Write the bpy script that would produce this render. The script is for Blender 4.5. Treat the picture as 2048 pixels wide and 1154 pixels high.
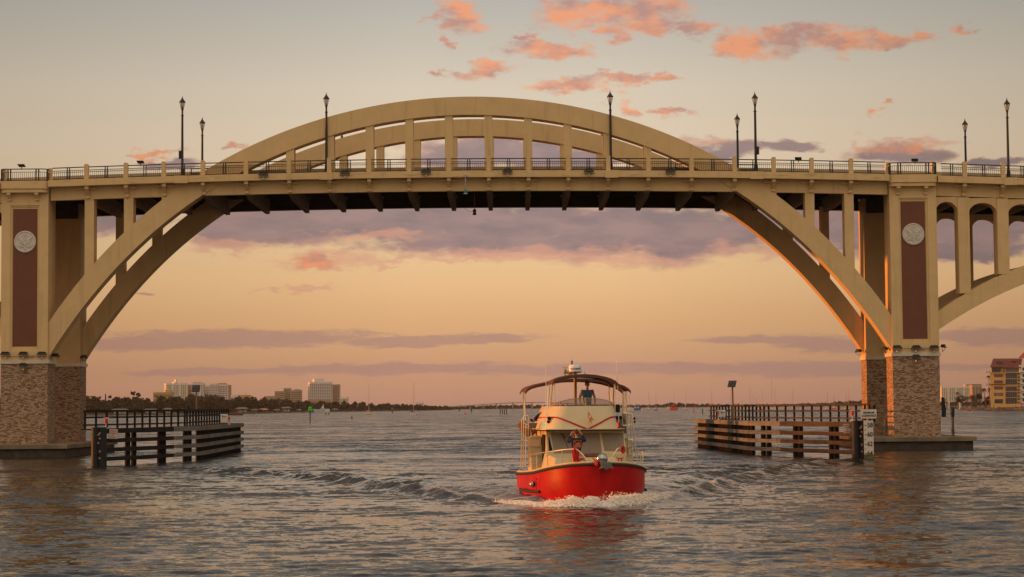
import bpy, bmesh, math, random
import numpy as np
from mathutils import Vector, Matrix, noise as mnoise

for o in list(bpy.data.objects): bpy.data.objects.remove(o)
scene = bpy.context.scene
COL = scene.collection
R = math.radians
# ------------------------------------------------------------------ camera
F, HC, ROLL = 4000.0, 3.45, 0.0086
TILT = math.atan(237/4000)
cam = bpy.data.cameras.new('camera'); camo = bpy.data.objects.new('camera', cam); COL.objects.link(camo)
cam.sensor_width = 36; cam.lens = F/2048*36; cam.clip_start = .5; cam.clip_end = 30000
fw = Vector((0, math.cos(TILT), math.sin(TILT))); up0 = Vector((0, -math.sin(TILT), math.cos(TILT)))
rt = Vector((1, 0, 0))*math.cos(ROLL) - up0*math.sin(ROLL)
up = Vector((1, 0, 0))*math.sin(ROLL) + up0*math.cos(ROLL)
camo.matrix_world = Matrix(((rt.x, up.x, -fw.x, 0), (rt.y, up.y, -fw.y, 0), (rt.z, up.z, -fw.z, HC), (0, 0, 0, 1)))
scene.camera = camo
def ray(px, py): return rt*(px-1024) + up*(577-py) + fw*F
def W(px, py, Y):                       # the point at distance Y seen at this place of the photograph
    d = ray(px, py); t = Y/d.y
    return Vector((d.x*t, Y, HC+d.z*t))
def G(px, py, z=0.0):                   # the point on the water surface
    d = ray(px, py); t = (z-HC)/d.z
    return Vector((d.x*t, d.y*t, z))
# ------------------------------------------------------------------ light
SUN_EL, SUN_AZ = R(2.6), R(5.0)         # sun low on the left, a little beyond the bridge
sdir = Vector((-math.cos(SUN_AZ)*math.cos(SUN_EL), math.sin(SUN_AZ)*math.cos(SUN_EL), math.sin(SUN_EL)))
sl = bpy.data.lights.new('sun', 'SUN'); sl.energy = 4.8; sl.angle = R(0.6); sl.color = (1, .31, .05)
so = bpy.data.objects.new('sun', sl); COL.objects.link(so)
so.rotation_euler = sdir.to_track_quat('Z', 'Y').to_euler()
scene.view_settings.view_transform = 'Standard'; scene.view_settings.look = 'None'
scene.view_settings.exposure = 0.0; scene.view_settings.gamma = 1
scene.render.resolution_x = 1024; scene.render.resolution_y = 577
# ------------------------------------------------------------------ sky
world = bpy.data.worlds.new('World'); scene.world = world; world.use_nodes = True
wn, wl = world.node_tree.nodes, world.node_tree.links
wn.clear()
def N(nodes, typ, **kw):
    n = nodes.new(typ)
    for k, v in kw.items():
        if k.startswith('i_'): n.inputs[int(k[2:])].default_value = v
        else: setattr(n, k, v)
    return n
def wmath(op, a, b=None, c=None, clamp=False):
    n = wn.new('ShaderNodeMath'); n.operation = op; n.use_clamp = clamp
    for i, v in enumerate((a, b, c)):
        if v is None: continue
        if isinstance(v, (int, float)): n.inputs[i].default_value = v
        else: wl.new(v, n.inputs[i])
    return n.outputs[0]
tc = wn.new('ShaderNodeTexCoord')
nrm = wn.new('ShaderNodeVectorMath'); nrm.operation = 'NORMALIZE'; wl.new(tc.outputs['Generated'], nrm.inputs[0])
sep = wn.new('ShaderNodeSeparateXYZ'); wl.new(nrm.outputs[0], sep.inputs[0])
zc = wmath('MAXIMUM', sep.outputs[2], 0.0)
ramp = wn.new('ShaderNodeValToRGB'); wl.new(wmath('POWER', zc, .5), ramp.inputs[0])
SKY = [(0, (.44, .225, .165)), (.06, (.47, .245, .17)), (.136, (.555, .30, .175)), (.2086, (.70, .405, .20)), (.252, (.78, .49, .25)),
       (.293, (.76, .535, .31)), (.358, (.72, .575, .43)), (.40, (.63, .545, .44)), (.447, (.44, .415, .385)), (.56, (.235, .225, .225)), (1, (.10, .11, .13))]
cr = ramp.color_ramp
while len(cr.elements) > 1: cr.elements.remove(cr.elements[-1])
cr.elements[0].position = SKY[0][0]; cr.elements[0].color = (*SKY[0][1], 1)
for p, c in SKY[1:]:
    e = cr.elements.new(p); e.color = (*c, 1)
# direction-space coordinates of the western sky
ys = wmath('MAXIMUM', sep.outputs[1], .02)
u = wmath('MULTIPLY', wmath('DIVIDE', sep.outputs[0], ys), 4000.0)
v = wmath('MULTIPLY', wmath('DIVIDE', sep.outputs[2], ys), 4000.0)
uv = wn.new('ShaderNodeCombineXYZ'); wl.new(u, uv.inputs[0]); wl.new(v, uv.inputs[1])
def warp(src, su, sv, au, av, off):
    m = wn.new('ShaderNodeVectorMath'); m.operation = 'MULTIPLY_ADD'; wl.new(src, m.inputs[0]); m.inputs[1].default_value = (1/su, 1/sv, 0); m.inputs[2].default_value = (off, off*1.3, 0)
    n = wn.new('ShaderNodeTexNoise'); n.noise_dimensions = '2D'; n.inputs['Scale'].default_value = 1; n.inputs['Detail'].default_value = 5; n.inputs['Roughness'].default_value = .62; wl.new(m.outputs[0], n.inputs['Vector'])
    s_ = wn.new('ShaderNodeVectorMath'); s_.operation = 'SUBTRACT'; wl.new(n.outputs['Color'], s_.inputs[0]); s_.inputs[1].default_value = (.5, .5, .5)
    a_ = wn.new('ShaderNodeVectorMath'); a_.operation = 'MULTIPLY_ADD'; wl.new(s_.outputs[0], a_.inputs[0]); a_.inputs[1].default_value = (au, av, 0); wl.new(src, a_.inputs[2]); return a_.outputs[0]
WUV = [None]
def wnoise(su, sv, off, detail=5, rough=.6):
    m = wn.new('ShaderNodeVectorMath'); m.operation = 'MULTIPLY_ADD'; wl.new(uv.outputs[0], m.inputs[0])
    m.inputs[1].default_value = (1/su, 1/sv, 0); m.inputs[2].default_value = (off, off*1.7, 0)
    n = wn.new('ShaderNodeTexNoise'); n.inputs['Scale'].default_value = 1; n.inputs['Detail'].default_value = detail
    n.inputs['Roughness'].default_value = rough; n.noise_dimensions = '2D'
    wl.new(m.outputs[0], n.inputs['Vector']); return n.outputs[0]
def ellipses(lst):
    out = None
    for (px, py, a, b) in lst:
        cu = px-1024; cv = 814-ROLL*(px-1024)-py
        m = wn.new('ShaderNodeVectorMath'); m.operation = 'MULTIPLY_ADD'; wl.new(WUV[0], m.inputs[0])
        m.inputs[1].default_value = (1/a, 1/b, 0); m.inputs[2].default_value = (-cu/a, -cv/b, 0)
        l = wn.new('ShaderNodeVectorMath'); l.operation = 'LENGTH'; wl.new(m.outputs[0], l.inputs[0])
        out = l.outputs['Value'] if out is None else wmath('SMOOTH_MIN', out, l.outputs['Value'], .25)
    return wmath('SUBTRACT', 1.0, out)
PINK = [(930, 20, 52, 34), (898, 40, 30, 14), (908, 76, 12, 14), (1145, 22, 80, 32), (1270, 12, 150, 24), (1235, 58, 38, 18), (1305, 46, 70, 22), (1385, 50, 48, 18),
        (1112, 97, 92, 19), (1058, 70, 18, 14), (975, 136, 56, 18), (890, 143, 34, 9), (1150, 166, 84, 17), (1245, 150, 70, 13), (1325, 150, 34, 9),
        (1505, 84, 76, 30), (1590, 68, 44, 34), (1690, 74, 100, 28), (1790, 80, 60, 15), (1338, 222, 36, 12), (1258, 214, 32, 20), (1766, 216, 22, 10), (1850, 60, 30, 16), (1940, 56, 24, 12),
        (1800, 292, 84, 14),  (640, 524, 60, 14),
        (310, 305, 50, 10), (465, 288, 22, 10), (1390, 330, 60, 12)]
MAUVE = [(630, 436, 270, 52), (480, 455, 120, 36), (960, 452, 330, 62), (1300, 462, 330, 62), (1640, 452, 240, 60), (1950, 455, 180, 46), (230, 440, 110, 32), (1950, 500, 130, 22),
         (990, 305, 200, 36), (1160, 318, 80, 26), (1450, 300, 84, 22), (1572, 289, 76, 14), (1808, 306, 108, 22), (1990, 323, 50, 12), (340, 330, 60, 10)]
LOW = [(470, 678, 330, 21), (300, 688, 200, 16), (960, 677, 150, 10), (820, 683, 130, 14), (1530, 679, 170, 10), (1660, 690, 110, 20), (1990, 674, 140, 20), (430, 744, 190, 9), (760, 738, 300, 13), (1240, 737, 420, 14), (1650, 738, 260, 18), (1890, 735, 160, 7), (290, 588, 26, 3)]
WUV[0] = warp(uv.outputs[0], 70, 30, 150, 62, 2.2)
UVP = WUV[0]
def density(lst, k, lo, hi, off, su=70, sv=30):
    d = ellipses(lst); n = wnoise(su, sv, off, 7, .62)
    s = wmath('ADD', wmath('ADD', d, wmath('MULTIPLY', wmath('SUBTRACT', n, .5), k)), wmath('MULTIPLY', wmath('SUBTRACT', wnoise(su*.27, sv*.3, off+4, 5, .6), .5), k*.28))
    m = wn.new('ShaderNodeMapRange'); m.interpolation_type = 'SMOOTHSTEP'; wl.new(s, m.inputs[0])
    m.inputs[1].default_value = lo; m.inputs[2].default_value = hi; return m.outputs[0], d
def wmix(f, a, b):
    n = wn.new('ShaderNodeMixRGB')
    for i, x in enumerate((f, a, b)):
        if isinstance(x, tuple): n.inputs[i].default_value = (*x, 1)
        elif isinstance(x, (int, float)): n.inputs[i].default_value = x
        else: wl.new(x, n.inputs[i])
    return n.outputs[0]
def ramp01(x, lo, hi):
    m = wn.new('ShaderNodeMapRange'); wl.new(x, m.inputs[0]); m.inputs[1].default_value = lo; m.inputs[2].default_value = hi; return m.outputs[0]
base = ramp.outputs[0]
# sky dimmed towards both sides; overhead and behind the camera brightened as added fill
side = ramp01(wmath('ABSOLUTE', sep.outputs[0]), .05, .30)
front = ramp01(sep.outputs[1], -.2, .8)
f1 = wmath('MULTIPLY', front, 1.0)
backs = wmix(ramp01(zc, 0, .45), (.46, .35, .24), (1.22, .98, .72))
base = wmix(f1, backs, base)
dim = wmath('SUBTRACT', 1.0, wmath('MULTIPLY', side, .36))
WUV[0] = warp(uv.outputs[0], 90, 20, 70, 16, 5.1)
dl, _ = density(LOW, 1.1, -.12, .38, 3.1, 80, 13)
lowc = wmix(wnoise(160, 40, 9), (.34, .20, .185), (.42, .245, .20))
c1 = wmix(wmath('MULTIPLY', dl, .72), base, lowc)
WUV[0] = warp(uv.outputs[0], 120, 45, 150, 48, 9.1)
dm, em = density(MAUVE, 1.1, -.25, .34, 7.7, 130, 44)
mcol = wmix(ramp01(wnoise(150, 45, 5.2), .36, .66), (.205, .155, .185), (.31, .205, .22))
mcol = wmix(wmath('MULTIPLY', ramp01(em, .34, -.05), .6), mcol, (.58, .30, .235))
c2 = wmix(wmath('MULTIPLY', dm, .95), c1, mcol)
WUV[0] = UVP
FR = [(650, 522, 112, 22), (650, 522, 90, 16), (775, 523, 62, 9), (622, 577, 64, 8), (535, 580, 24, 5), (1080, 506, 250, 16), (1280, 520, 150, 13), (930, 521, 50, 6), (1520, 498, 150, 14), (760, 470, 130, 12), (450, 492, 90, 15), (1830, 280, 90, 10), (1420, 284, 60, 9)]
df, _ = density(FR, 1.6, -.3, .7, 2.9, 80, 24)
c2 = wmix(wmath('MULTIPLY', df, .66), c2, (.64, .315, .23))
dp, ep = density(PINK, 1.2, -.30, .66, 1.3, 62, 30)
pcol = wmix(ramp01(wnoise(110, 50, 15.2, 3), .40, .62), (.84, .30, .145), (.46, .225, .20))
c3 = wmix(wmath('MULTIPLY', dp, .88), c2, pcol)
fin = wn.new('ShaderNodeVectorMath'); fin.operation = 'SCALE'; wl.new(c3, fin.inputs[0]); wl.new(dim, fin.inputs['Scale'])
sky = wn.new('ShaderNodeTexSky'); sky.sky_type = 'NISHITA'; sky.sun_disc = False; sky.sun_elevation = SUN_EL
sky.sun_rotation = R(-90)+SUN_AZ; sky.air_density = 1.5; sky.dust_density = 3
bg = wn.new('ShaderNodeBackground'); wl.new(fin.outputs[0], bg.inputs[0]); bg.inputs[1].default_value = 1.0
bg2 = wn.new('ShaderNodeBackground'); wl.new(sky.outputs[0], bg2.inputs[0]); bg2.inputs[1].default_value = 0.05
ad = wn.new('ShaderNodeAddShader'); wl.new(bg.outputs[0], ad.inputs[0]); wl.new(bg2.outputs[0], ad.inputs[1])
wo = wn.new('ShaderNodeOutputWorld'); wl.new(ad.outputs[0], wo.inputs[0])

# ------------------------------------------------------------------ helpers
random.seed(7)
ORG = {}
def tag(o, label=None, cat=None, group=None, kind=None):
    if label: o['label'] = label
    if cat: o['category'] = cat
    if group: o['group'] = group
    if kind: o['kind'] = kind
    return o
def empty(name, loc, label=None, cat=None, group=None, rz=0):
    o = bpy.data.objects.new(name, None); COL.objects.link(o); o.location = loc; o.rotation_euler = (0, 0, rz)
    o.empty_display_size = .1; ORG[o.name] = Vector(loc) if rz == 0 else Vector((0, 0, 0))
    return tag(o, label, cat, group)
class MB:
    def __init__(s): s.v = []; s.f = []; s.m = []; s.mi = 0
    def add(s, vs, fs):
        b = len(s.v); s.v += [tuple(x) for x in vs]; s.f += [tuple(i+b for i in f) for f in fs]; s.m += [s.mi]*len(fs); return s
    def box(s, x0, x1, y0, y1, z0, z1):
        return s.add([(x0,y0,z0),(x1,y0,z0),(x1,y1,z0),(x0,y1,z0),(x0,y0,z1),(x1,y0,z1),(x1,y1,z1),(x0,y1,z1)],
                     [(0,3,2,1),(4,5,6,7),(0,1,5,4),(1,2,6,5),(2,3,7,6),(3,0,4,7)])
    def prism(s, poly, y0, y1):         # polygon in x,z extruded in y
        n = len(poly)
        a = sum(poly[i][0]*poly[(i+1)%n][1]-poly[(i+1)%n][0]*poly[i][1] for i in range(n))
        if a < 0: poly = poly[::-1]
        return s.add([(x,y0,z) for x,z in poly]+[(x,y1,z) for x,z in poly],
                     [tuple(range(n)), tuple(range(2*n-1,n-1,-1))]+[(i,i+n,(i+1)%n+n,(i+1)%n) for i in range(n)])
    def tube(s, pts, r, n=6, r1=None, cap=True):
        pts = [Vector(p) for p in pts]; b = len(s.v); k = len(pts); fs = []; vs = []; prev = None
        for i, p in enumerate(pts):
            d = (pts[min(i+1,k-1)]-pts[max(i-1,0)]).normalized()
            if prev is None:
                a = Vector((0,0,1)) if abs(d.z) < .9 else Vector((1,0,0)); x = d.cross(a).normalized()
            else:
                x = (prev-d*prev.dot(d)).normalized()
            prev = x; y = d.cross(x)
            rr = r if r1 is None else r+(r1-r)*i/(k-1)
            if isinstance(r, (list, tuple)): rr = r[i]
            for j in range(n):
                t = 2*math.pi*j/n; vs.append(p+x*rr*math.cos(t)+y*rr*math.sin(t))
        for i in range(k-1):
            for j in range(n): fs.append((i*n+j, (i+1)*n+j, (i+1)*n+(j+1)%n, i*n+(j+1)%n))
        if cap: fs += [tuple(range(n)), tuple((k-1)*n+j for j in range(n-1,-1,-1))]
        return s.add(vs, fs)
    def lathe(s, c, prof, n=12):        # prof: (r, z)
        vs = []; fs = []; k = len(prof)
        for r, z in prof:
            for j in range(n):
                t = 2*math.pi*j/n; vs.append((c[0]+r*math.cos(t), c[1]+r*math.sin(t), c[2]+z))
        for i in range(k-1):
            for j in range(n): fs.append((i*n+j, i*n+(j+1)%n, (i+1)*n+(j+1)%n, (i+1)*n+j))
        fs += [tuple(range(n-1,-1,-1)), tuple((k-1)*n+j for j in range(n))]
        return s.add(vs, fs)
    def ball(s, c, rx, ry=None, rz=None, n=10, m=6, jit=0):
        ry = rx if ry is None else ry; rz = rx if rz is None else rz
        vs = [(c[0],c[1],c[2]-rz)]; fs = []
        for i in range(1, m):
            p = math.pi*i/m-math.pi/2
            for j in range(n):
                t = 2*math.pi*j/n; q = 1+random.uniform(-jit, jit)
                vs.append((c[0]+rx*q*math.cos(p)*math.cos(t), c[1]+ry*q*math.cos(p)*math.sin(t), c[2]+rz*q*math.sin(p)))
        vs.append((c[0],c[1],c[2]+rz)); L = len(vs)-1
        for j in range(n):
            fs.append((0, 1+(j+1)%n, 1+j)); fs.append((L, L-n+j, L-n+(j+1)%n))
        for i in range(m-2):
            for j in range(n): fs.append((1+i*n+j, 1+i*n+(j+1)%n, 1+(i+1)*n+(j+1)%n, 1+(i+1)*n+j))
        return s.add(vs, fs)
    def bar(s, a, b, w, h, side=None):  # square bar between two points; w across, h vertical
        a, b = Vector(a), Vector(b); d = (b-a).normalized()
        x = d.cross(Vector((0,0,1)))
        x = Vector((1,0,0)) if x.length < 1e-4 else x.normalized()
        z = x.cross(d).normalized(); vs = []
        for p in (a, b):
            for i, j in ((-1,-1),(1,-1),(1,1),(-1,1)): vs.append(p+x*w/2*i+z*h/2*j)
        return s.add(vs, [(0,1,2,3),(7,6,5,4),(0,4,5,1),(1,5,6,2),(2,6,7,3),(3,7,4,0)])
    def build(s, name, mat, parent=None, org=None, smooth=False, bevel=0, kind=None):
        if parent is not None: o0 = ORG.get(parent.name, Vector((0,0,0)))
        elif org is not None: o0 = Vector(org)
        else:
            a = np.array(s.v); o0 = Vector((float(a[:,0].mean()), float(a[:,1].mean()), float(a[:,2].min())))
        me = bpy.data.meshes.new(name)
        me.from_pydata([(x-o0.x, y-o0.y, z-o0.z) for x,y,z in s.v], [], s.f)
        for mm in (mat if isinstance(mat, (list, tuple)) else [mat]): me.materials.append(mm)
        if isinstance(mat, (list, tuple)): me.polygons.foreach_set('material_index', s.m)
        if smooth:
            me.polygons.foreach_set('use_smooth', [True]*len(me.polygons))
            try: me.set_sharp_from_angle(angle=R(38))
            except Exception: pass
        me.validate(); me.update()
        o = bpy.data.objects.new(name, me); COL.objects.link(o)
        if parent is not None: o.parent = parent
        else: o.location = o0
        ORG[o.name] = o0
        if bevel:
            b = o.modifiers.new('bevel', 'BEVEL'); b.width = bevel; b.segments = 2; b.limit_method = 'ANGLE'
        if kind: o['kind'] = kind
        return o
def copy_tree(o, parent=None):
    c = o.copy(); COL.objects.link(c); c.parent = parent
    ORG[c.name] = ORG.get(o.name, Vector((0,0,0)))
    for ch in [x for x in bpy.data.objects if x.parent == o]: copy_tree(ch, c)
    return c
def text_geo(body, size, depth=.01, align='CENTER'):
    cu = bpy.data.curves.new('t', 'FONT'); cu.body = body; cu.size = size; cu.align_x = align; cu.align_y = 'CENTER'; cu.extrude = depth; cu.offset = size*.012; cu.resolution_u = 3
    ob = bpy.data.objects.new('t', cu); COL.objects.link(ob)
    dg = bpy.context.evaluated_depsgraph_get(); me = bpy.data.meshes.new_from_object(ob.evaluated_get(dg))
    vs = [tuple(v.co) for v in me.vertices]; fs = [tuple(p.vertices) for p in me.polygons]
    bpy.data.objects.remove(ob); bpy.data.curves.remove(cu); bpy.data.meshes.remove(me)
    return vs, fs
def add_text(mb, body, size, c, sx=1):  # text facing -Y with its centre at c
    vs, fs = text_geo(body, size)
    mb.add([(c[0]+x*sx, c[1]-z, c[2]+y) for x,y,z in vs], fs)
# ------------------------------------------------------------------ materials
def mat(name, col, rough=.7, metal=0, spec=.4, var=.0, vscale=2.0, bump=0, bscale=20, extra=None, coat=0, trans=None):
    m = bpy.data.materials.new(name); m.use_nodes = True; nt = m.node_tree; n = nt.nodes; l = nt.links
    p = n['Principled BSDF']; p.inputs['Base Color'].default_value = (*col, 1); p.inputs['Roughness'].default_value = rough
    p.inputs['Metallic'].default_value = metal; p.inputs['Specular IOR Level'].default_value = spec; p.inputs['Coat Weight'].default_value = coat
    t = n.new('ShaderNodeTexCoord')
    if var:
        ns = n.new('ShaderNodeTexNoise'); ns.inputs['Scale'].default_value = vscale; ns.inputs['Detail'].default_value = 6; ns.inputs['Roughness'].default_value = .65
        l.new(t.outputs['Object'], ns.inputs['Vector'])
        mx = n.new('ShaderNodeMixRGB'); mr = n.new('ShaderNodeMapRange'); mr.inputs[1].default_value = .3; mr.inputs[2].default_value = .7
        l.new(ns.outputs[0], mr.inputs[0]); l.new(mr.outputs[0], mx.inputs[0])
        mx.inputs[1].default_value = (*[c*(1-var) for c in col], 1); mx.inputs[2].default_value = (*[min(1, c*(1+var)) for c in col], 1)
        l.new(mx.outputs[0], p.inputs['Base Color'])
    if bump:
        nb = n.new('ShaderNodeTexNoise'); nb.inputs['Scale'].default_value = bscale; nb.inputs['Detail'].default_value = 4
        l.new(t.outputs['Object'], nb.inputs['Vector']); b = n.new('ShaderNodeBump'); b.inputs['Strength'].default_value = bump; b.inputs['Distance'].default_value = .05
        l.new(nb.outputs[0], b.inputs['Height']); l.new(b.outputs[0], p.inputs['Normal'])
    return m
def stucco():
    m = mat('stucco', (.67, .465, .235), .85, var=.07, vscale=.8, bump=.25, bscale=9)
    nt = m.node_tree; n = nt.nodes; l = nt.links; p = n['Principled BSDF']; t = n.new('ShaderNodeTexCoord')
    # rain streaks: vertical stains
    mp = n.new('ShaderNodeMapping'); mp.inputs['Scale'].default_value = (1.6, 1.6, .12); l.new(t.outputs['Object'], mp.inputs[0])
    ns = n.new('ShaderNodeTexNoise'); ns.inputs['Scale'].default_value = 1.5; ns.inputs['Detail'].default_value = 7; l.new(mp.outputs[0], ns.inputs['Vector'])
    r = n.new('ShaderNodeMapRange'); r.inputs[1].default_value = .56; r.inputs[2].default_value = .80; r.inputs[4].default_value = .35; l.new(ns.outputs[0], r.inputs[0])
    mx = n.new('ShaderNodeMixRGB'); old = p.inputs['Base Color'].links[0].from_socket
    l.new(r.outputs[0], mx.inputs[0]); l.new(old, mx.inputs[1]); mx.inputs[2].default_value = (.20, .165, .10, 1); l.new(mx.outputs[0], p.inputs['Base Color'])
    return m
def mossy():
    m = stucco(); m.name = 'stucco_edge'; nt = m.node_tree; n = nt.nodes; l = nt.links; p = n['Principled BSDF']; t = n.new('ShaderNodeTexCoord')
    mp = n.new('ShaderNodeMapping'); mp.inputs['Scale'].default_value = (.5, 1, 5); l.new(t.outputs['Object'], mp.inputs[0])
    ns = n.new('ShaderNodeTexNoise'); ns.inputs['Scale'].default_value = 1.2; ns.inputs['Detail'].default_value = 8; ns.inputs['Roughness'].default_value = .7; l.new(mp.outputs[0], ns.inputs['Vector'])
    r = n.new('ShaderNodeMapRange'); r.inputs[1].default_value = .55; r.inputs[2].default_value = .66; r.inputs[4].default_value = .55; l.new(ns.outputs[0], r.inputs[0])
    mx = n.new('ShaderNodeMixRGB'); old = p.inputs['Base Color'].links[0].from_socket
    l.new(r.outputs[0], mx.inputs[0]); l.new(old, mx.inputs[1]); mx.inputs[2].default_value = (.23, .19, .075, 1); l.new(mx.outputs[0], p.inputs['Base Color'])
    return m
def stone():
    m = bpy.data.materials.new('ledgestone'); m.use_nodes = True; n = m.node_tree.nodes; l = m.node_tree.links; p = n['Principled BSDF']
    p.inputs['Roughness'].default_value = .9; p.inputs['Specular IOR Level'].default_value = .2
    t = n.new('ShaderNodeTexCoord'); s = n.new('ShaderNodeSeparateXYZ'); l.new(t.outputs['Object'], s.inputs[0])
    a = n.new('ShaderNodeMath'); a.operation = 'ADD'; l.new(s.outputs[0], a.inputs[0]); l.new(s.outputs[1], a.inputs[1])
    c = n.new('ShaderNodeCombineXYZ'); l.new(a.outputs[0], c.inputs[0]); l.new(s.outputs[2], c.inputs[1])
    wob = n.new('ShaderNodeTexNoise'); wob.inputs['Scale'].default_value = 1.3; l.new(c.outputs[0], wob.inputs['Vector'])
    ma = n.new('ShaderNodeVectorMath'); ma.operation = 'MULTIPLY_ADD'; l.new(wob.outputs['Color'], ma.inputs[0]); ma.inputs[1].default_value = (.25, .10, 0); l.new(c.outputs[0], ma.inputs[2])
    b = n.new('ShaderNodeTexBrick'); l.new(ma.outputs[0], b.inputs['Vector']); b.offset = .37; b.squash = .7; b.squash_frequency = 3
    b.inputs['Scale'].default_value = 1; b.inputs['Brick Width'].default_value = .26; b.inputs['Row Height'].default_value = .070; b.inputs['Mortar Size'].default_value = .011
    b.inputs['Mortar Smooth'].default_value = .3; b.inputs['Color1'].default_value = (0,0,0,1); b.inputs['Color2'].default_value = (1,1,1,1); b.inputs['Mortar'].default_value = (.5,.5,.5,1)
    big = n.new('ShaderNodeTexNoise'); big.inputs['Scale'].default_value = 2.5; big.inputs['Detail'].default_value = 5; l.new(c.outputs[0], big.inputs['Vector'])
    ad = n.new('ShaderNodeMath'); ad.operation = 'MULTIPLY_ADD'; l.new(big.outputs[0], ad.inputs[0]); ad.inputs[1].default_value = .9
    l.new(b.outputs['Color'], ad.inputs[2]); sb = n.new('ShaderNodeMath'); sb.operation = 'SUBTRACT'; l.new(ad.outputs[0], sb.inputs[0]); sb.inputs[1].default_value = .45
    rp = n.new('ShaderNodeValToRGB'); l.new(sb.outputs[0], rp.inputs[0]); e = rp.color_ramp
    cols = [(0, (.25, .135, .08)), (.25, (.37, .21, .125)), (.5, (.56, .36, .24)), (.75, (.66, .46, .33)), (1, (.64, .49, .36))]
    e.elements[0].color = (*cols[0][1], 1); e.elements[1].color = (*cols[-1][1], 1)
    for q, cc in cols[1:-1]: x = e.elements.new(q); x.color = (*cc, 1)
    mx = n.new('ShaderNodeMixRGB'); l.new(b.outputs['Fac'], mx.inputs[0]); l.new(rp.outputs[0], mx.inputs[1]); mx.inputs[2].default_value = (.12, .075, .05, 1)
    l.new(mx.outputs[0], p.inputs['Base Color'])
    h = n.new('ShaderNodeMath'); h.operation = 'SUBTRACT'; l.new(sb.outputs[0], h.inputs[0]); l.new(b.outputs['Fac'], h.inputs[1])
    bp = n.new('ShaderNodeBump'); bp.inputs['Strength'].default_value = .9; bp.inputs['Distance'].default_value = .06; l.new(h.outputs[0], bp.inputs['Height']); l.new(bp.outputs[0], p.inputs['Normal'])
    return m
def timber(name, c1, c2):
    m = bpy.data.materials.new(name); m.use_nodes = True; n = m.node_tree.nodes; l = m.node_tree.links; p = n['Principled BSDF']; p.inputs['Roughness'].default_value = .85
    p.inputs['Specular IOR Level'].default_value = .2
    t = n.new('ShaderNodeTexCoord'); mp = n.new('ShaderNodeMapping'); mp.inputs['Scale'].default_value = (.5, .5, 12); l.new(t.outputs['Object'], mp.inputs[0])
    ns = n.new('ShaderNodeTexNoise'); ns.inputs['Scale'].default_value = 1.5; ns.inputs['Detail'].default_value = 6; l.new(mp.outputs[0], ns.inputs['Vector'])
    n2 = n.new('ShaderNodeTexNoise'); n2.inputs['Scale'].default_value = .35; l.new(t.outputs['Object'], n2.inputs['Vector'])
    a = n.new('ShaderNodeMath'); a.operation = 'ADD'; l.new(ns.outputs[0], a.inputs[0]); l.new(n2.outputs[0], a.inputs[1])
    r = n.new('ShaderNodeMapRange'); r.inputs[1].default_value = .7; r.inputs[2].default_value = 1.3; l.new(a.outputs[0], r.inputs[0])
    mx = n.new('ShaderNodeMixRGB'); l.new(r.outputs[0], mx.inputs[0]); mx.inputs[1].default_value = (*c1, 1); mx.inputs[2].default_value = (*c2, 1); l.new(mx.outputs[0], p.inputs['Base Color'])
    bp = n.new('ShaderNodeBump'); bp.inputs['Strength'].default_value = .4; bp.inputs['Distance'].default_value = .03; l.new(ns.outputs[0], bp.inputs['Height']); l.new(bp.outputs[0], p.inputs['Normal'])
    return m
def emis(name, col, s, base=None):
    m = mat(name, base or col, .4); p = m.node_tree.nodes['Principled BSDF']; p.inputs['Emission Color'].default_value = (*col, 1); p.inputs['Emission Strength'].default_value = s; return m
def glass(name, col, alpha, rough=.05):
    m = mat(name, col, rough, spec=.5); m.node_tree.nodes['Principled BSDF'].inputs['Alpha'].default_value = alpha; return m
M = dict(
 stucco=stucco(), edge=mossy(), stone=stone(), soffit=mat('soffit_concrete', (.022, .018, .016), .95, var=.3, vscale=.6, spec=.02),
 beam=mat('beam_concrete', (.30, .24, .19), .95, var=.25, vscale=2, spec=.05),
 panel=mat('panel_brown', (.17, .065, .042), .85, var=.08, vscale=1.5, bump=.2, bscale=14), seal=mat('seal_plaster', (.62, .57, .52), .8, var=.06, vscale=5),
 ledge=mat('ledge_concrete', (.66, .58, .47), .85, var=.12, vscale=1.5), cap=mat('pile_cap_concrete', (.20, .155, .11), .9, var=.35, vscale=.7, bump=.4, bscale=5),
 capd=mat('wet_concrete', (.055, .042, .032), .8, var=.6, vscale=1.3, bump=.5, bscale=5), black=mat('black_metal', (.012, .011, .012), .45, spec=.4),
 asphalt=mat('asphalt', (.05, .05, .05), .9, var=.2), conc=mat('barrier_concrete', (.42, .33, .21), .9, var=.1),
 tdark=timber('tarred_timber', (.007, .006, .007), (.022, .018, .018)), tgrey=timber('weathered_timber', (.10, .093, .088), (.24, .228, .215)),
 tbrown=timber('brown_timber', (.030, .022, .018), (.085, .060, .048)), poly=mat('black_polymer', (.006, .008, .012), .6, spec=.4),
 white=mat('white_paint', (.62, .60, .57), .5, var=.05, vscale=6), signw=mat('sign_white', (.66, .58, .53), .6, var=.08, vscale=5), red=mat('red_paint', (.45, .02, .015), .5),
 redtext=mat('faded_red', (.38, .09, .08), .7), blk=mat('black_paint', (.012, .012, .014), .6), grey=mat('grey_box', (.26, .25, .24), .6, var=.1),
 galv=mat('galvanised', (.33, .33, .34), .45, metal=.6), solar=mat('solar_panel', (.03, .035, .045), .25), rust=mat('rust', (.28, .13, .05), .8, var=.3, vscale=5),
 bolt=mat('bolt_washer', (.42, .28, .17), .6), teal=mat('teal_lens', (.01, .16, .17), .2), reds=emis('red_signal', (1, .01, .01), .06, (.42, .01, .01)),
 lampglass=glass('lamp_glass', (.75, .72, .66), .35, .3),
)
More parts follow.
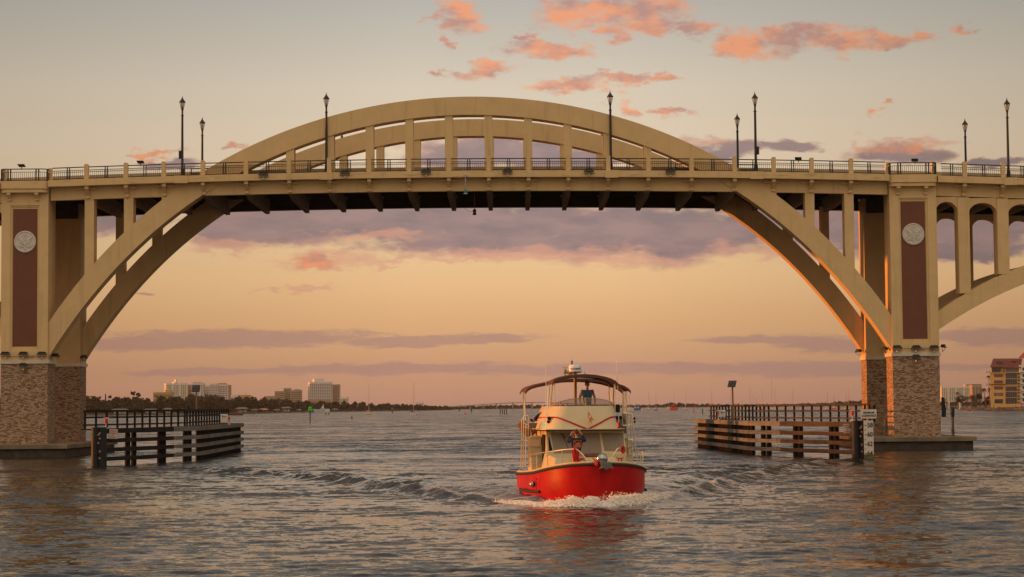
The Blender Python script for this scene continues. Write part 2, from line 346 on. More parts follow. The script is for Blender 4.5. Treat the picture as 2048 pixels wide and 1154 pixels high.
# ================================================================== WATER
XC = -3.2
def wake_lines():
    L = [(1120,1000),(1040,1004),(960,999),(862,990),(800,979),(740,969),(620,957),(500,947),(400,939),(300,932)]
    Rr = [(1215,1006),(1290,1004),(1370,990),(1440,970),(1520,948),(1600,932),(1700,920),(1800,912)]
    return [[G(*p) for p in L], [G(*p) for p in Rr]]
def build_water():
    rows = [22.0]
    while rows[-1] < 6500:
        y = rows[-1]; rows.append(y*(1+ (.00255 if y < 110 else .00255+min((y-110)/2500, .05))))
    rows = np.array(rows); nc = 520
    tx = np.linspace(-.52, .52, nc)
    far = np.clip((rows-150)/2500, 0, 1)[:, None]*.35
    Y = np.repeat(rows[:, None], nc, 1); X = Y*tx[None, :]*(1+far)
    dy = np.gradient(rows)[:, None]; dx = Y*(tx[1]-tx[0]); res = np.maximum(dy, dx*.6)
    rng = np.random.default_rng(3); Z = np.zeros_like(X)
    for i in range(120):
        lam = .38*(4.5/.38)**(rng.random()**1.6); th = math.pi/2+rng.normal(0, .62); k = 2*math.pi/lam
        slope = .0135*rng.uniform(.6, 1.2)*(1 if lam < 1.6 else (1.6/lam)**1.1)
        att = np.clip((lam/res-1.8)/2.0, 0, 1)
        Z += att*slope/k*np.sin(k*(X*math.cos(th)+Y*math.sin(th))+rng.uniform(0, 6.28))
    # patches of calmer and rougher water
    pat = .5+.5*np.sin(X*.11+2*np.sin(Y*.031)+.8)*np.sin(Y*.067+1.5*np.sin(X*.05))
    Z *= .62+.62*pat
    foam = np.zeros_like(X)
    arms = wake_lines()
    reg = (Y > 55) & (Y < 175) & (np.abs(X) < 50)
    ix = np.where(reg.ravel())[0]; P = np.stack([X.ravel()[ix], Y.ravel()[ix]], 1)
    addz = np.zeros(len(ix)); fo = np.zeros(len(ix))
    for ai, arm in enumerate(arms):
        best = np.full(len(ix), 1e9); sg = np.zeros(len(ix)); along = np.zeros(len(ix)); acc = 0
        for a, b in zip(arm[:-1], arm[1:]):
            a2 = np.array([a.x, a.y]); d = np.array([b.x-a.x, b.y-a.y]); L = np.hypot(*d); d /= L
            r = P-a2; t = np.clip(r@d, 0, L); q = r-t[:, None]*d; ds = np.hypot(q[:, 0], q[:, 1])
            nn = np.array([-d[1], d[0]]) if ai == 1 else np.array([d[1], -d[0]])
            m = ds < best; best[m] = ds[m]; sg[m] = (q@nn)[m]; along[m] = (acc+t)[m]; acc += L
        wob = .15*np.sin(along*.45+1.3*ai)+.05*np.sin(along*1.9+.5)
        s = np.sign(sg)*best+wob                         # positive: inside (aft of the crest)
        amp = .40*np.exp(-along/60)*np.clip(.35+along/16, 0, 1)*(1+.25*np.sin(along*1.7+ai))*np.clip((acc-along)/6, 0, 1)
        prof = np.where(s < 0, np.exp(-(s/.65)**2), np.cos(2*math.pi*s/(2.9+.02*along))*np.exp(-s/3.2)*.75)
        addz += amp*prof
        br = np.exp(-along/(12 if ai else 12))*np.exp(-((s-.15)/.5)**2)*1.5
        br += np.where(s > 0, np.exp(-along/16)*np.exp(-s/3.8)*.78, 0)
        fo = np.maximum(fo, br)
    Z.ravel()[ix] += addz; foam.ravel()[ix] = np.clip(fo, 0, 1)
    # foam trail behind and beside the hull
    t = G(1180, 975); hull = (np.abs(X-3.2) < 3.6) & (Y > 69) & (Y < 90); foam[hull] = np.maximum(foam[hull], .5)
    a, b = G(800, 860), G(980, 985); dd = np.array([b.x-a.x, b.y-a.y]); L = np.hypot(*dd); dd /= L
    t = (X-a.x)*dd[0]+(Y-a.y)*dd[1]; q = np.abs((X-a.x)*dd[1]-(Y-a.y)*dd[0])
    foam = np.maximum(foam, np.where((t > -10) & (t < L+4), np.exp(-(q/4.2)**2)*.47*np.clip(t/L+.2, 0, 1), 0))
    for (px, py, rx, ry, k) in ((300, 1110, 1.2, 7, .46), (345, 1065, 2.2, 1.6, .36), (430, 1035, 1.6, 1.2, .3), (1560,1148,2.6,.8,.3)):  # thin pale patches: sky reflection painted in as foam on the near water
        c = G(px, py); foam = np.maximum(foam, k*np.exp(-((X-c.x)/rx)**2-((Y-c.y)/ry)**2))
    nr = len(rows); co = np.stack([X.ravel(), Y.ravel(), Z.ravel()], 1)
    idx = np.arange(nr*nc).reshape(nr, nc)
    q = np.stack([idx[:-1, :-1].ravel(), idx[:-1, 1:].ravel(), idx[1:, 1:].ravel(), idx[1:, :-1].ravel()], 1)
    me = bpy.data.meshes.new('water'); me.vertices.add(len(co)); me.vertices.foreach_set('co', co.ravel())
    me.loops.add(len(q)*4); me.loops.foreach_set('vertex_index', q.ravel()); me.polygons.add(len(q))
    me.polygons.foreach_set('loop_start', np.arange(0, len(q)*4, 4)); me.polygons.foreach_set('loop_total', np.full(len(q), 4))
    me.polygons.foreach_set('use_smooth', np.ones(len(q), bool)); me.update()
    at = me.attributes.new('foam', 'FLOAT', 'POINT'); at.data.foreach_set('value', foam.ravel().astype(np.float32))
    m = bpy.data.materials.new('river_water'); m.use_nodes = True; n = m.node_tree.nodes; l = m.node_tree.links; p = n['Principled BSDF']
    p.inputs['Base Color'].default_value = (.022, .019, .016, 1); p.inputs['IOR'].default_value = 1.34; p.inputs['Specular IOR Level'].default_value = .5
    tcn = n.new('ShaderNodeTexCoord'); cd = n.new('ShaderNodeCameraData')
    def nz(scale, sy, detail, off):
        mp = n.new('ShaderNodeMapping'); mp.inputs['Scale'].default_value = (1, sy, 1); mp.inputs['Location'].default_value = (off, off*2, 0); l.new(tcn.outputs['Object'], mp.inputs[0])
        x = n.new('ShaderNodeTexNoise'); x.inputs['Scale'].default_value = scale; x.inputs['Detail'].default_value = detail; x.inputs['Roughness'].default_value = .6
        l.new(mp.outputs[0], x.inputs['Vector']); return x
    def vm(op, a_, b_):
        x = n.new('ShaderNodeVectorMath'); x.operation = op
        for i, q in enumerate((a_, b_)):
            if isinstance(q, tuple): x.inputs[i].default_value = q
            else: l.new(q, x.inputs['Scale' if (op == 'SCALE' and i == 1) else i])
        return x.outputs[0]
    far_ = n.new('ShaderNodeMapRange'); far_.inputs[1].default_value = 55; far_.inputs[2].default_value = 220; far_.inputs[3].default_value = .64; far_.inputs[4].default_value = 1.9
    l.new(cd.outputs['View Distance'], far_.inputs[0])
    pat_ = n.new('ShaderNodeMapRange'); pat_.inputs[1].default_value = .36; pat_.inputs[2].default_value = .64; pat_.inputs[3].default_value = .55; pat_.inputs[4].default_value = 1.35
    l.new(nz(.022, 2.6, 5, 3).outputs[0], pat_.inputs[0])
    k_ = n.new('ShaderNodeMath'); k_.operation = 'MULTIPLY'; l.new(far_.outputs[0], k_.inputs[0]); l.new(pat_.outputs[0], k_.inputs[1])
    acc = None
    for sc, sy, st, of in ((5.5, .9, .42, 0), (2.1, 1.1, .48, 4), (.62, 1.3, .50, 7), (.13, 1.8, .42, 13), (.03, 2.4, .16, 19)):
        q = vm('MULTIPLY', vm('SUBTRACT', nz(sc, sy, 3, of).outputs['Color'], (.5, .5, .5)), (st, st, 0))
        acc = q if acc is None else vm('ADD', acc, q)
    ge = n.new('ShaderNodeNewGeometry')
    # at grazing angles the wave faces turned to the viewer hide the others
    bias = n.new('ShaderNodeMapRange'); bias.inputs[1].default_value = 50; bias.inputs[2].default_value = 170; bias.inputs[3].default_value = .012; bias.inputs[4].default_value = .155
    l.new(cd.outputs['View Distance'], bias.inputs[0])
    bk = n.new('ShaderNodeMath'); bk.operation = 'MULTIPLY'; l.new(bias.outputs[0], bk.inputs[0]); l.new(pat_.outputs[0], bk.inputs[1])
    tilt = vm('SCALE', vm('MULTIPLY', ge.outputs['Incoming'], (1, 1, 0)), bk.outputs[0])
    nn = vm('NORMALIZE', vm('ADD', vm('ADD', ge.outputs['Normal'], tilt), vm('SCALE', acc, k_.outputs[0])), (0, 0, 0))
    l.new(nn, p.inputs['Normal'])
    p.inputs['Roughness'].default_value = .10
    fa = n.new('ShaderNodeAttribute'); fa.attribute_name = 'foam'
    f1 = n.new('ShaderNodeTexNoise'); f1.inputs['Scale'].default_value = 2.6; f1.inputs['Detail'].default_value = 9; f1.inputs['Roughness'].default_value = .72; l.new(tcn.outputs['Object'], f1.inputs['Vector'])
    su = n.new('ShaderNodeMath'); su.operation = 'ADD'; l.new(fa.outputs['Fac'], su.inputs[0]); l.new(f1.outputs[0], su.inputs[1])
    mr = n.new('ShaderNodeMapRange'); mr.inputs[1].default_value = .86; mr.inputs[2].default_value = 1.12; l.new(su.outputs[0], mr.inputs[0])
    fm = n.new('ShaderNodeBsdfDiffuse'); fm.inputs[0].default_value = (.42, .385, .39, 1)
    ms = n.new('ShaderNodeMixShader'); l.new(mr.outputs[0], ms.inputs[0]); l.new(p.outputs[0], ms.inputs[1]); l.new(fm.outputs[0], ms.inputs[2])
    l.new(ms.outputs[0], n['Material Output'].inputs['Surface']); me.materials.append(m)
    o = bpy.data.objects.new('water', me); COL.objects.link(o); tag(o, kind='structure')
build_water()

# ================================================================== BRIDGE
YF, YB = 151.2, 164.5                      # front and back planes of the arch ribs
def zt(x): return 21.33-.0005*(x+4.5)**2   # top of the deck edge
def ext(u): return 27.08-.012575*u*u-1.65e-6*u**4-2.316e-9*u**6
def inn(u): return 25.69-.013492*u*u-1.421e-6*u**4-2.837e-9*u**6
bridge = empty('arch_bridge', (XC, 157.85, 0), 'beige concrete arch bridge with brown panelled stone-footed towers spanning the whole river', 'bridge')
bo = bridge
def strip(top, bot, xs, y0, y1):
    mb = MB(); n = len(xs); vs = []
    for x in xs: vs += [(x, y0, bot(x)), (x, y0, top(x)), (x, y1, top(x)), (x, y1, bot(x))]
    fs = []
    for i in range(n-1):
        a = 4*i
        for j in range(4): fs.append((a+j, a+(j+1)%4, a+4+(j+1)%4, a+4+j)[::-1])
    fs += [(0,1,2,3), (4*n-1,4*n-2,4*n-3,4*n-4)]
    return mb.add(vs, fs)
XI = 31.87                                 # inner tower faces, from XC
us = np.linspace(-XI-.02, XI+.02, 97)
for y0 in (YF, YB-1.4):
    strip(lambda x: ext(x-XC), lambda x: inn(x-XC), [XC+q for q in us], y0, y0+1.4).build('arch_rib', M['stucco'], bo, smooth=True)
OFF = [40, 120, 200, 280, 360.5, 447, 533.5, 612, 688, 767]
OFF = [o/26.5 for o in OFF]
colx = sorted([XC-o for o in OFF]+[XC+o for o in OFF])
def fb(x): return zt(x)-1.46               # underside of the edge beam
for y0, yw in ((YF+.05, 1.3), (YB-1.35, 1.3)):
    for x in colx:
        u_ = abs(x-XC)
        if u_ < 15:                         # hangers between arch and deck
            if inn(x-XC) > zt(x)+.1:
                MB().box(x-.305, x+.305, y0+.05, y0+yw-.05, zt(x)-.6, inn(x-XC)+.12).build('hanger', M['stucco'], bo)
        elif u_ > 22:                       # columns standing on the arch
            xx = x+(.08 if x < XC else -.08)
            MB().box(xx-.35, xx+.35, y0+.08, y0+yw-.1, ext(abs(x-XC)+.35)-.25, fb(x)+.2).build('spandrel_column', M['stucco'], bo)
# deck: edge band, edge beam, slab, sidewalk and barriers
XL, XR = -62.0, 66.0
seg = [(XL, XC-33.65-1.85), (XC-33.65+1.85, XC+33.65-1.85), (XC+33.65+1.85, XR)]
for a, b in seg:
    xs = list(np.linspace(a, b, 41))
    for fy, side_ in ((0, 1), (1, -1)):
        y_in = YF+.1 if fy == 0 else YB-.1
        ya, yb = sorted((y_in-.85*side_, y_in+.7*side_))
        strip(lambda x: zt(x), lambda x: zt(x)-.5, xs, ya, yb).build('deck_edge_band', M['edge'], bo)
        ya, yb = sorted((y_in, y_in+.45*side_))
        strip(lambda x: zt(x)-.502, lambda x: fb(x), xs, ya, yb).build('edge_beam', M['stucco'], bo)
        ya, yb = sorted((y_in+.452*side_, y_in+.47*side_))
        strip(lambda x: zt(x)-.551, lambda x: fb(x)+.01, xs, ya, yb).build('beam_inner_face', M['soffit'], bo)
for y in (153.05, 162.45):
    strip(lambda x: zt(x)+.60, lambda x: zt(x)-.115, list(np.linspace(XL, XR, 81)), y, y+.22).build('road_barrier', M['conc'], bo)
strip(lambda x: zt(x)-.10, lambda x: zt(x)-.119, list(np.linspace(XL, XR, 81)), 153.3, 162.4).build('roadway', M['asphalt'], bo)
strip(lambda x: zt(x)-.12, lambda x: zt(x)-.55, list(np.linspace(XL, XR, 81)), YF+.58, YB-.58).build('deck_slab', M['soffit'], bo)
# floor beams and brackets
for sx_ in (-1, 1):
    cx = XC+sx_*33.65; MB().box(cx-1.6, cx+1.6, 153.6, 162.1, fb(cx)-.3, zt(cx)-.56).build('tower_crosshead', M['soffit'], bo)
sidex = [XC+(995+77*i)/26.5 for i in range(9)]+[XC-(995+77*i)/26.5 for i in range(6)]
for x in colx+sidex:
    MB().add([(x-.17, YF+.5, fb(x)-.02), (x+.17, YF+.5, fb(x)-.02), (x+.17, YF+2.5, fb(x)-.26), (x-.17, YF+2.5, fb(x)-.26), (x-.17, YB-.4, fb(x)-.26), (x+.17, YB-.4, fb(x)-.26),
              (x-.22, YF+.5, zt(x)-.56), (x+.22, YF+.5, zt(x)-.56), (x+.22, YB-.4, zt(x)-.56), (x-.22, YB-.4, zt(x)-.56)],
             [(0,1,2,3)[::-1], (3,2,5,4)[::-1], (6,7,8,9), (0,6,9,4,3), (1,2,5,8,7), (0,1,7,6), (4,9,8,5)]).build('floor_beam', M['beam'], bo)
def bracket(x, zref, y, s=1.0, name='bracket'):
    z0 = zref; mb = MB()
    mb.box(x-.14, x+.14, y-.72, y+.05, z0-.24, z0-.004)
    mb.add([(x-.11, y-.66, z0-.24), (x+.11, y-.66, z0-.24), (x+.11, y+.05, z0-.24), (x-.11, y+.05, z0-.24),
            (x-.11, y-.14, z0-.74), (x+.11, y-.14, z0-.74), (x+.11, y+.05, z0-.74), (x-.11, y+.05, z0-.74)],
           [(0,1,2,3),(7,6,5,4),(0,4,5,1),(1,5,6,2),(2,6,7,3),(3,7,4,0)])
    mb.box(x-.14, x+.14, y-.22, y+.05, z0-.90, z0-.74)
    if s == 1: mb.box(x-.68, x-.14, y-.16, y+.05, z0-.27, z0-.08); mb.box(x+.14, x+.68, y-.16, y+.05, z0-.27, z0-.08)
    return mb.build(name, M['stucco'], bo)
for x in colx+sidex: bracket(x, zt(x)-.5, YF+.12)
# railing: concrete posts and metal panels
postx = sorted(colx+sidex)
YR = YF-.5
def rail_panel(x0, x1, mid=True):
    mb = MB(); z = lambda x: zt(x)
    def rl(h, hh, w): mb.bar((x0, YR, z(x0)+h), (x1, YR, z(x1)+h), w, hh)
    rl(.93, .07, .07); rl(.70, .04, .05); rl(.56, .035, .04); rl(.07, .05, .05)
    n = max(3, int(round((x1-x0)/.148)))
    for i in range(1, n):
        x = x0+(x1-x0)*i/n; mb.box(x-.011, x+.011, YR-.011, YR+.011, z(x)+.07, z(x)+.70)
    if mid:
        xm = (x0+x1)/2
        for d in (-.085, .085): mb.box(xm+d-.033, xm+d+.033, YR-.045, YR+.045, z(xm)-.0, z(xm)+.93)
    return mb.build('metal_railing', M['black'], bo)
TW = 33.65
for x in postx:
    if abs(abs(x-XC)-TW) < 1.8: continue
    MB().prism([(x-.16, zt(x)-.02), (x+.16, zt(x)-.02), (x+.16, zt(x)+1.07), (x+.10, zt(x)+1.14), (x-.10, zt(x)+1.14), (x-.16, zt(x)+1.07)], YR-.17, YR+.17).build('railing_post', M['stucco'], bo)
ends = sorted(postx+[XC-TW-1.95, XC-TW+1.95, XC+TW-1.95, XC+TW+1.95])
for a, b in zip(ends[:-1], ends[1:]):
    if abs((a+b)/2-(XC-TW)) < 1.0 or abs((a+b)/2-(XC+TW)) < 1.0: continue
    if b-a > .8: rail_panel(a+.17, b-.17)
# inner railings where the arch passes the walkway
for x0, x1 in ((W(383, 340, 153).x, W(492, 340, 153).x), (W(1351, 340, 153).x, W(1512, 340, 153).x)):
    mb = MB(); y = 152.85; n = int((x1-x0)/.16)
    for h in (.80, .42, .06): mb.bar((x0, y, zt(x0)+h), (x1, y, zt(x1)+h), .06, .07)
    for i in range(n+1):
        x = x0+(x1-x0)*i/n; mb.box(x-.018, x+.018, y-.018, y+.018, zt(x)-.1, zt(x)+.42)
    for i in range(4):
        x = x0+(x1-x0)*i/3; mb.box(x-.045, x+.045, y-.045, y+.045, zt(x)-.1, zt(x)+.82)
    mb.build('inner_railing', M['black'], bo)
# towers
def disc(mb, c, r, y0, y1, n=40):
    mb.prism([(c[0]+r*math.cos(2*math.pi*i/n), c[1]+r*math.sin(2*math.pi*i/n)) for i in range(n)], y0, y1)
def seal(parent, cx, cz, y):
    mb = MB(); disc(mb, (cx, cz), .83, y-.07, y+.02, 48)
    ring = [(cx+.76*math.cos(t), y-.075, cz+.76*math.sin(t)) for t in np.linspace(0, 2*math.pi, 41)]
    mb.tube(ring, .04, 6, cap=False)
    T = lambda pts, r: mb.tube([(cx+a, y-.09, cz+b) for a, b in pts], r*1.15, 6)
    mb.tube([(cx+.17*math.cos(t), y-.08, cz+.46+.17*math.sin(t)) for t in np.linspace(0, 2*math.pi, 17)], .022, 6, cap=False)
    T([(-.06,.46),(.06,.46)], .03); T([(0,.40),(0,.52)], .03)
    for s in (-1, 1):                       # raised wings, legs, branches
        for k in range(5): T([(s*.10,.16-.05*k), (s*(.26+.03*k), .12-.06*k), (s*(.56-.05*k), .34-.15*k)], .030)
        T([(s*.08,-.10),(s*.22,-.28),(s*.34,-.36)], .035)
        T([(s*.30,-.36),(s*.46,-.34),(s*.58,-.20)], .028); T([(s*.12,-.40),(s*.34,-.44),(s*.50,-.42)], .03)
    T([(0,.26),(.04,.20),(0,.12)], .06); mb.prism([(cx-.17,cz+.10),(cx+.17,cz+.10),(cx+.16,cz-.14),(cx,cz-.28),(cx-.16,cz-.14)], y-.12, y-.06)
    for k in range(4): mb.box(cx-.12+.07*k, cx-.10+.07*k, y-.135, y-.12, cz-.12, cz+.0)
    T([(0,-.26),(-.05,-.40),(0,-.52),(.06,-.60)], .05)
    mb.build('medallion', M['seal'], parent, smooth=True)
def tower(cx, front):
    hw = 1.77; y0 = 151.0 if front else 162.15; y1 = y0+2.55; zT = zt(cx)
    sh = MB(); ya = y0+.14; yb = y1-.14
    sh.box(cx-hw, cx+hw, ya, yb, 7.29, zT-.8)
    lab = None
    tw = sh.build('tower', M['stucco'], bo)
    for ys_, s in ((ya, -1), (yb, 1)):
        if (front and s == 1) or (not front and s == -1): continue
        fr = MB(); q0, q1 = sorted((ys_-s*-.0, ys_+s*.14))
        pw = 1.10
        fr.box(cx-hw-.003, cx-pw, q0, q1, 7.29, zT-.8); fr.box(cx+pw, cx+hw+.003, q0, q1, 7.29, zT-.8)
        fr.box(cx-pw, cx+pw, q0, q1, 7.29, 8.0); fr.box(cx-pw, cx+pw, q0, q1, 19.02, zT-.8)
        r0, r1 = sorted((ys_+s*.001, ys_+s*.06))
        fr.box(cx-pw, cx-pw+.13, r0, r1, 8.0, 19.02); fr.box(cx+pw-.13, cx+pw, r0, r1, 8.0, 19.02)
        fr.box(cx-pw+.13, cx+pw-.13, r0, r1, 8.0, 8.22); fr.box(cx-pw+.13, cx+pw-.13, r0, r1, 18.90, 19.02)
        fr.build('front_frame', M['stucco'], tw)
        r0, r1 = sorted((ys_, ys_+s*.03))
        MB().box(cx-.915, cx+.915, r0, r1, 8.34, 18.77).build('recessed_panel', M['panel'], tw)
        if s == -1: seal(tw, cx, 16.27, ys_-.03)
    MB().box(cx-hw-.1, cx+hw+.1, y0-.08, y1+.08, 7.03, 7.29).build('stone_ledge', M['ledge'], tw)
    MB().box(cx-hw, cx+hw, y0+.02, y1-.02, .95, 7.03).build('stone_base', M['stone'], tw)
    if front:                               # balcony on top of the tower
        hb = 1.85; yf = y0-.62
        def rounded(e, yf, r):
            return [(cx-hb-e, y1)]+[(cx-hb-e+r-r*math.cos(t), yf+r-r*math.sin(t)) for t in np.linspace(0, math.pi/2, 6)]+[(cx+hb+e-r+r*math.sin(t), yf+r-r*math.cos(t)) for t in np.linspace(0, math.pi/2, 6)]+[(cx+hb+e, y1)]
        def slab(pl, z0, z1, name, m):
            n = len(pl); mb = MB().add([(x, y, z0) for x, y in pl]+[(x, y, z1) for x, y in pl], [tuple(range(n-1,-1,-1)), tuple(range(n, 2*n))]+[(i, (i+1)%n, (i+1)%n+n, i+n) for i in range(n)])
            mb.build(name, m, tw)
        slab(rounded(0, yf, .5), zT-.56, zT+.02, 'balcony_band', M['edge'])
        slab(rounded(-.06, yf+.10, .5), zT-.84, zT-.562, 'balcony_moulding', M['stucco'])
        for bx in (cx-1.15, cx+.95):
            mb = MB(); z0 = zT-.84; y = y0
            mb.box(bx-.14, bx+.14, y-.48, y+.05, z0-.16, z0-.003); mb.add([(bx-.11, y-.44, z0-.16), (bx+.11, y-.44, z0-.16), (bx+.11, y+.05, z0-.16), (bx-.11, y+.05, z0-.16),
              (bx-.11, y-.12, z0-.48), (bx+.11, y-.12, z0-.48), (bx+.11, y+.05, z0-.48), (bx-.11, y+.05, z0-.48)], [(0,1,2,3),(7,6,5,4),(0,4,5,1),(1,5,6,2),(2,6,7,3),(3,7,4,0)])
            mb.box(bx-.14, bx+.14, y-.16, y+.05, z0-.58, z0-.48); mb.build('corbel', M['stucco'], tw)
        pl = rounded(-.12, yf+.12, .45)[1:-1]; pl = [(pl[0][0], y0+.6)]+pl+[(pl[-1][0], y0+.6)]
        mb = MB()
        for h, r in ((.93, .04), (.70, .022), (.08, .028)): mb.tube([(x, y, zT+h) for x, y in pl], r, 6)
        acc = [0]
        for a, b in zip(pl[:-1], pl[1:]): acc.append(acc[-1]+math.hypot(b[0]-a[0], b[1]-a[1]))
        k = int(acc[-1]/.15)
        for i in range(k+1):
            s = acc[-1]*i/k; j = max(0, min(len(pl)-2, next((q for q in range(len(pl)-1) if acc[q+1] >= s-1e-9), len(pl)-2)))
            t = (s-acc[j])/(acc[j+1]-acc[j]); x = pl[j][0]+(pl[j+1][0]-pl[j][0])*t; y = pl[j][1]+(pl[j+1][1]-pl[j][1])*t
            mb.box(x-.011, x+.011, y-.011, y+.011, zT+.08, zT+.70)
        for px_ in (cx-1.18, cx-.98, cx+.94, cx+1.14):
            mb.box(px_-.045, px_+.045, yf+.08, yf+.16, zT+.0, zT+.93)
        for px_ in (cx-hb+.12, cx+hb-.12): mb.box(px_-.05, px_+.05, yf+.35, yf+.45, zT, zT+.96)
        mb.build('balcony_railing', M['black'], tw)
        for px_ in (cx-1.75, cx+1.75): MB().box(px_-.15, px_+.15, y0+.5, y0+.8, zT+.0, zT+1.1).build('railing_post', M['stucco'], tw)
    else:
        MB().box(cx-hw-.1, cx+hw+.1, y0, y1+.5, zT-.8, zT-.56).build('balcony_moulding', M['stucco'], tw)
    return tw
for cx in (XC-TW-.02, XC+TW):
    tower(cx, True); tower(cx, False)
    a, b = cx-3.85, cx+3.85
    cpl = [(a, 149.3), (b, 149.3), (b, 166.4), (a, 166.4)]
    pc = MB().box(a, b, 148.4, 167.4, .64, .97).build('pile_cap', M['cap'], bo, bevel=.03)
    MB().box(a+.22, b-.22, 148.65, 167.15, -1.2, .638).build('cap_skirt', M['capd'], pc)
# side spans with arcades
def sext(t): t = min(t, 25.4-t) if t > 12.7 else t; p = t*26.5; return (HC+(183+.705*p-.00105*p*p)/26.5)
def sint(t): t = min(t, 25.4-t) if t > 12.7 else t; p = t*26.5; return (HC+(147+.668*p-.00085*p*p)/26.5)
for sgn in (1, -1):
    x_t = XC+sgn*(TW+1.77)
    ts = list(np.linspace(0, 25.4, 41)); xs = [x_t+sgn*t for t in ts]
    if sgn < 0: xs = xs[::-1]
    for y0 in (YF, YB-1.4):
        strip(lambda x: sext(abs(x-x_t)), lambda x: sint(abs(x-x_t)), xs, y0, y0+1.4).build('side_arch_rib', M['stucco'], bo, smooth=True)
        cols = [2.1+2.97*i for i in range(8)]
        for c in cols:
            x = x_t+sgn*c; zc_ = sext(c+.4 if c < 12 else c-.4)-.2
            MB().box(x-.43, x+.43, y0-.02, y0+1.3, zc_, fb(x)-.06).build('spandrel_column', M['stucco'], bo)
        bays = [(0.0, cols[0]-.43)]+[(a+.43, b-.43) for a, b in zip(cols[:-1], cols[1:])]
        for a, b in bays:
            if b-a < .5: continue
            xa, xb = sorted((x_t+sgn*a, x_t+sgn*b)); xm = (xa+xb)/2; r = (xb-xa)/2; zt_ = fb(xm)-.06; zs = zt_-1.15; rise = .78
            if sgn*0 == 0 and a == 0: xa2 = xm-r; 
            mb = MB(); n = 14; vs = []; 
            for i in range(n+1):
                th = math.pi*i/n; vs.append((xm-r*math.cos(th), zs+rise*math.sin(th)))
            for i in range(n):
                (p, q), (p2, q2) = vs[i], vs[i+1]
                mb.add([(p, y0+.1, q), (p2, y0+.1, q2), (p2, y0+.1, zt_), (p, y0+.1, zt_), (p, y0+1.15, q), (p2, y0+1.15, q2), (p2, y0+1.15, zt_), (p, y0+1.15, zt_)],
                       [(0,1,2,3), (7,6,5,4), (0,4,5,1)])
            mb.build('arcade_arch', M['stucco'], bo)
# far end piers of the side spans
for sgn in (1, -1):
    cx = XC+sgn*(TW+1.77+25.4+1.7)
    [MB().box(cx-1.7, cx+1.7, ya, ya+1.4, -1, zt(cx)-.6).build('end_pier', M['stucco'], bo) for ya in (YF, YB-1.4)]

# ---------------------------------------------------------------- street lamps
def make_lamp():
    r = empty('street_lamp', (0, 0, 0))
    p = MB(); p.lathe((0,0,0), [(.19,0),(.19,.10),(.15,.14),(.145,.5),(.12,.6),(.105,.64),(.085,4.55),(.085,4.6),(.12,4.62),(.12,4.67),(.075,4.7),(.07,4.95),(.11,5.2)], 12); p.build('pole', M['black'], r, smooth=True)
    g = MB(); g.lathe((0,0,0), [(.09,5.2),(.10,5.24),(.20,5.66)], 6); lg = g.build('lantern', M['lampglass'], r)
    f = MB()
    for i in range(6):
        t = 2*math.pi*i/6; f.tube([(.10*math.cos(t), .10*math.sin(t), 5.2), (.21*math.cos(t), .21*math.sin(t), 5.68)], .017, 5)
    f.tube([(.21*math.cos(t), .21*math.sin(t), 5.67) for t in np.linspace(0, 2*math.pi, 7)], .02, 5); f.build('lantern_frame', M['black'], r)
    b = MB(); b.lathe((0,0,0), [(.03,5.22),(.035,5.62),(.02,5.64)], 6); b.build('bulb_holder', M['grey'], r)
    c = MB(); c.lathe((0,0,0), [(.25,5.67),(.25,5.70),(.16,5.80),(.085,5.92),(.05,5.98),(.03,6.02),(.045,6.06),(.012,6.1),(.006,6.2)], 12); c.build('lamp_cap', M['black'], r, smooth=True)
    return r
lamp0 = make_lamp(); used = False
LAMPS = [(364.5, 0, 'near side street lamp at the left with a small box on its pole'), (653, 0, 'black street lamp in front of the left shoulder of the big arch'),
         (1222, 0, 'black street lamp in front of the right shoulder of the big arch'), (1512, 0, 'near side street lamp right of the arch with a small box on its pole'),
         (2017, 0, 'black street lamp at near edge closest to the right border'), (404.5, 1, 'smaller looking far side street lamp just left of the arch foot'),
         (1476, 1, 'far side street lamp just right of the arch where it meets the deck'), (1932, 1, 'far side street lamp behind the arcade right of the right tower'),
         (684, 2, 'far side street lamp mostly hidden between the two left arches'), (1205, 2, 'far side street lamp mostly hidden between the two right arches')]
BOXED = []
for i, (px, far, lb) in enumerate(LAMPS):
    o = lamp0 if i == 0 else copy_tree(lamp0)
    Y = (YF-.15, 161.4, 165.0)[far]
    x = W(px, 345, Y).x; o.location = (x, Y, zt(x)+(.02 if far != 1 else -.1)); ORG[o.name] = Vector((0,0,0))
    tag(o, lb, 'street lamp', 'street lamps along the bridge deck')
    if px in (364.5, 1512, 653, 1222, 2017):
        MB().box(x-.5, x+.5, YF-.82, YF-.1, zt(x)-.56, zt(x)+.012).build('lamp_plinth', M['edge'], bo)
    if px in (364.5, 1512): BOXED.append((o, -1 if px < 1000 else 1))
for o, s in BOXED: MB().box(*sorted((s*.10, s*.26)), -.08, .08, 1.35, 1.95).build('control_box', M['black'], o)
# ---------------------------------------------------------------- floodlights
def make_flood():
    r = empty('floodlight', (0, 0, 0))
    b = MB(); b.add([(-.34,-.30,.02),(.34,-.30,.02),(.34,.04,.10),(-.34,.04,.10),(-.30,-.26,.18),(.30,-.26,.18),(.28,.0,.28),(-.28,.0,.28)],
        [(0,3,2,1),(4,5,6,7),(0,1,5,4),(1,2,6,5),(2,3,7,6),(3,0,4,7)])
    for k in range(5): b.box(-.22+.1*k, -.19+.1*k, -.24, .0, .2, .33)
    b.build('lamp_head', M['black'], r)
    y = MB().tube([(-.36,-.14,.12),(-.36,-.10,-.12),(0,-.03,-.14),(.36,-.10,-.12),(.36,-.14,.12)], .018, 5); y.build('yoke', M['black'], r)
    j = MB(); j.ball((0,-.06,-.22), .08, n=8, m=6); j.build('junction_box', M['white'], r)
    return r
fl0 = make_flood(); ordn = ['first', 'second', 'third', 'fourth', 'fifth', 'sixth']
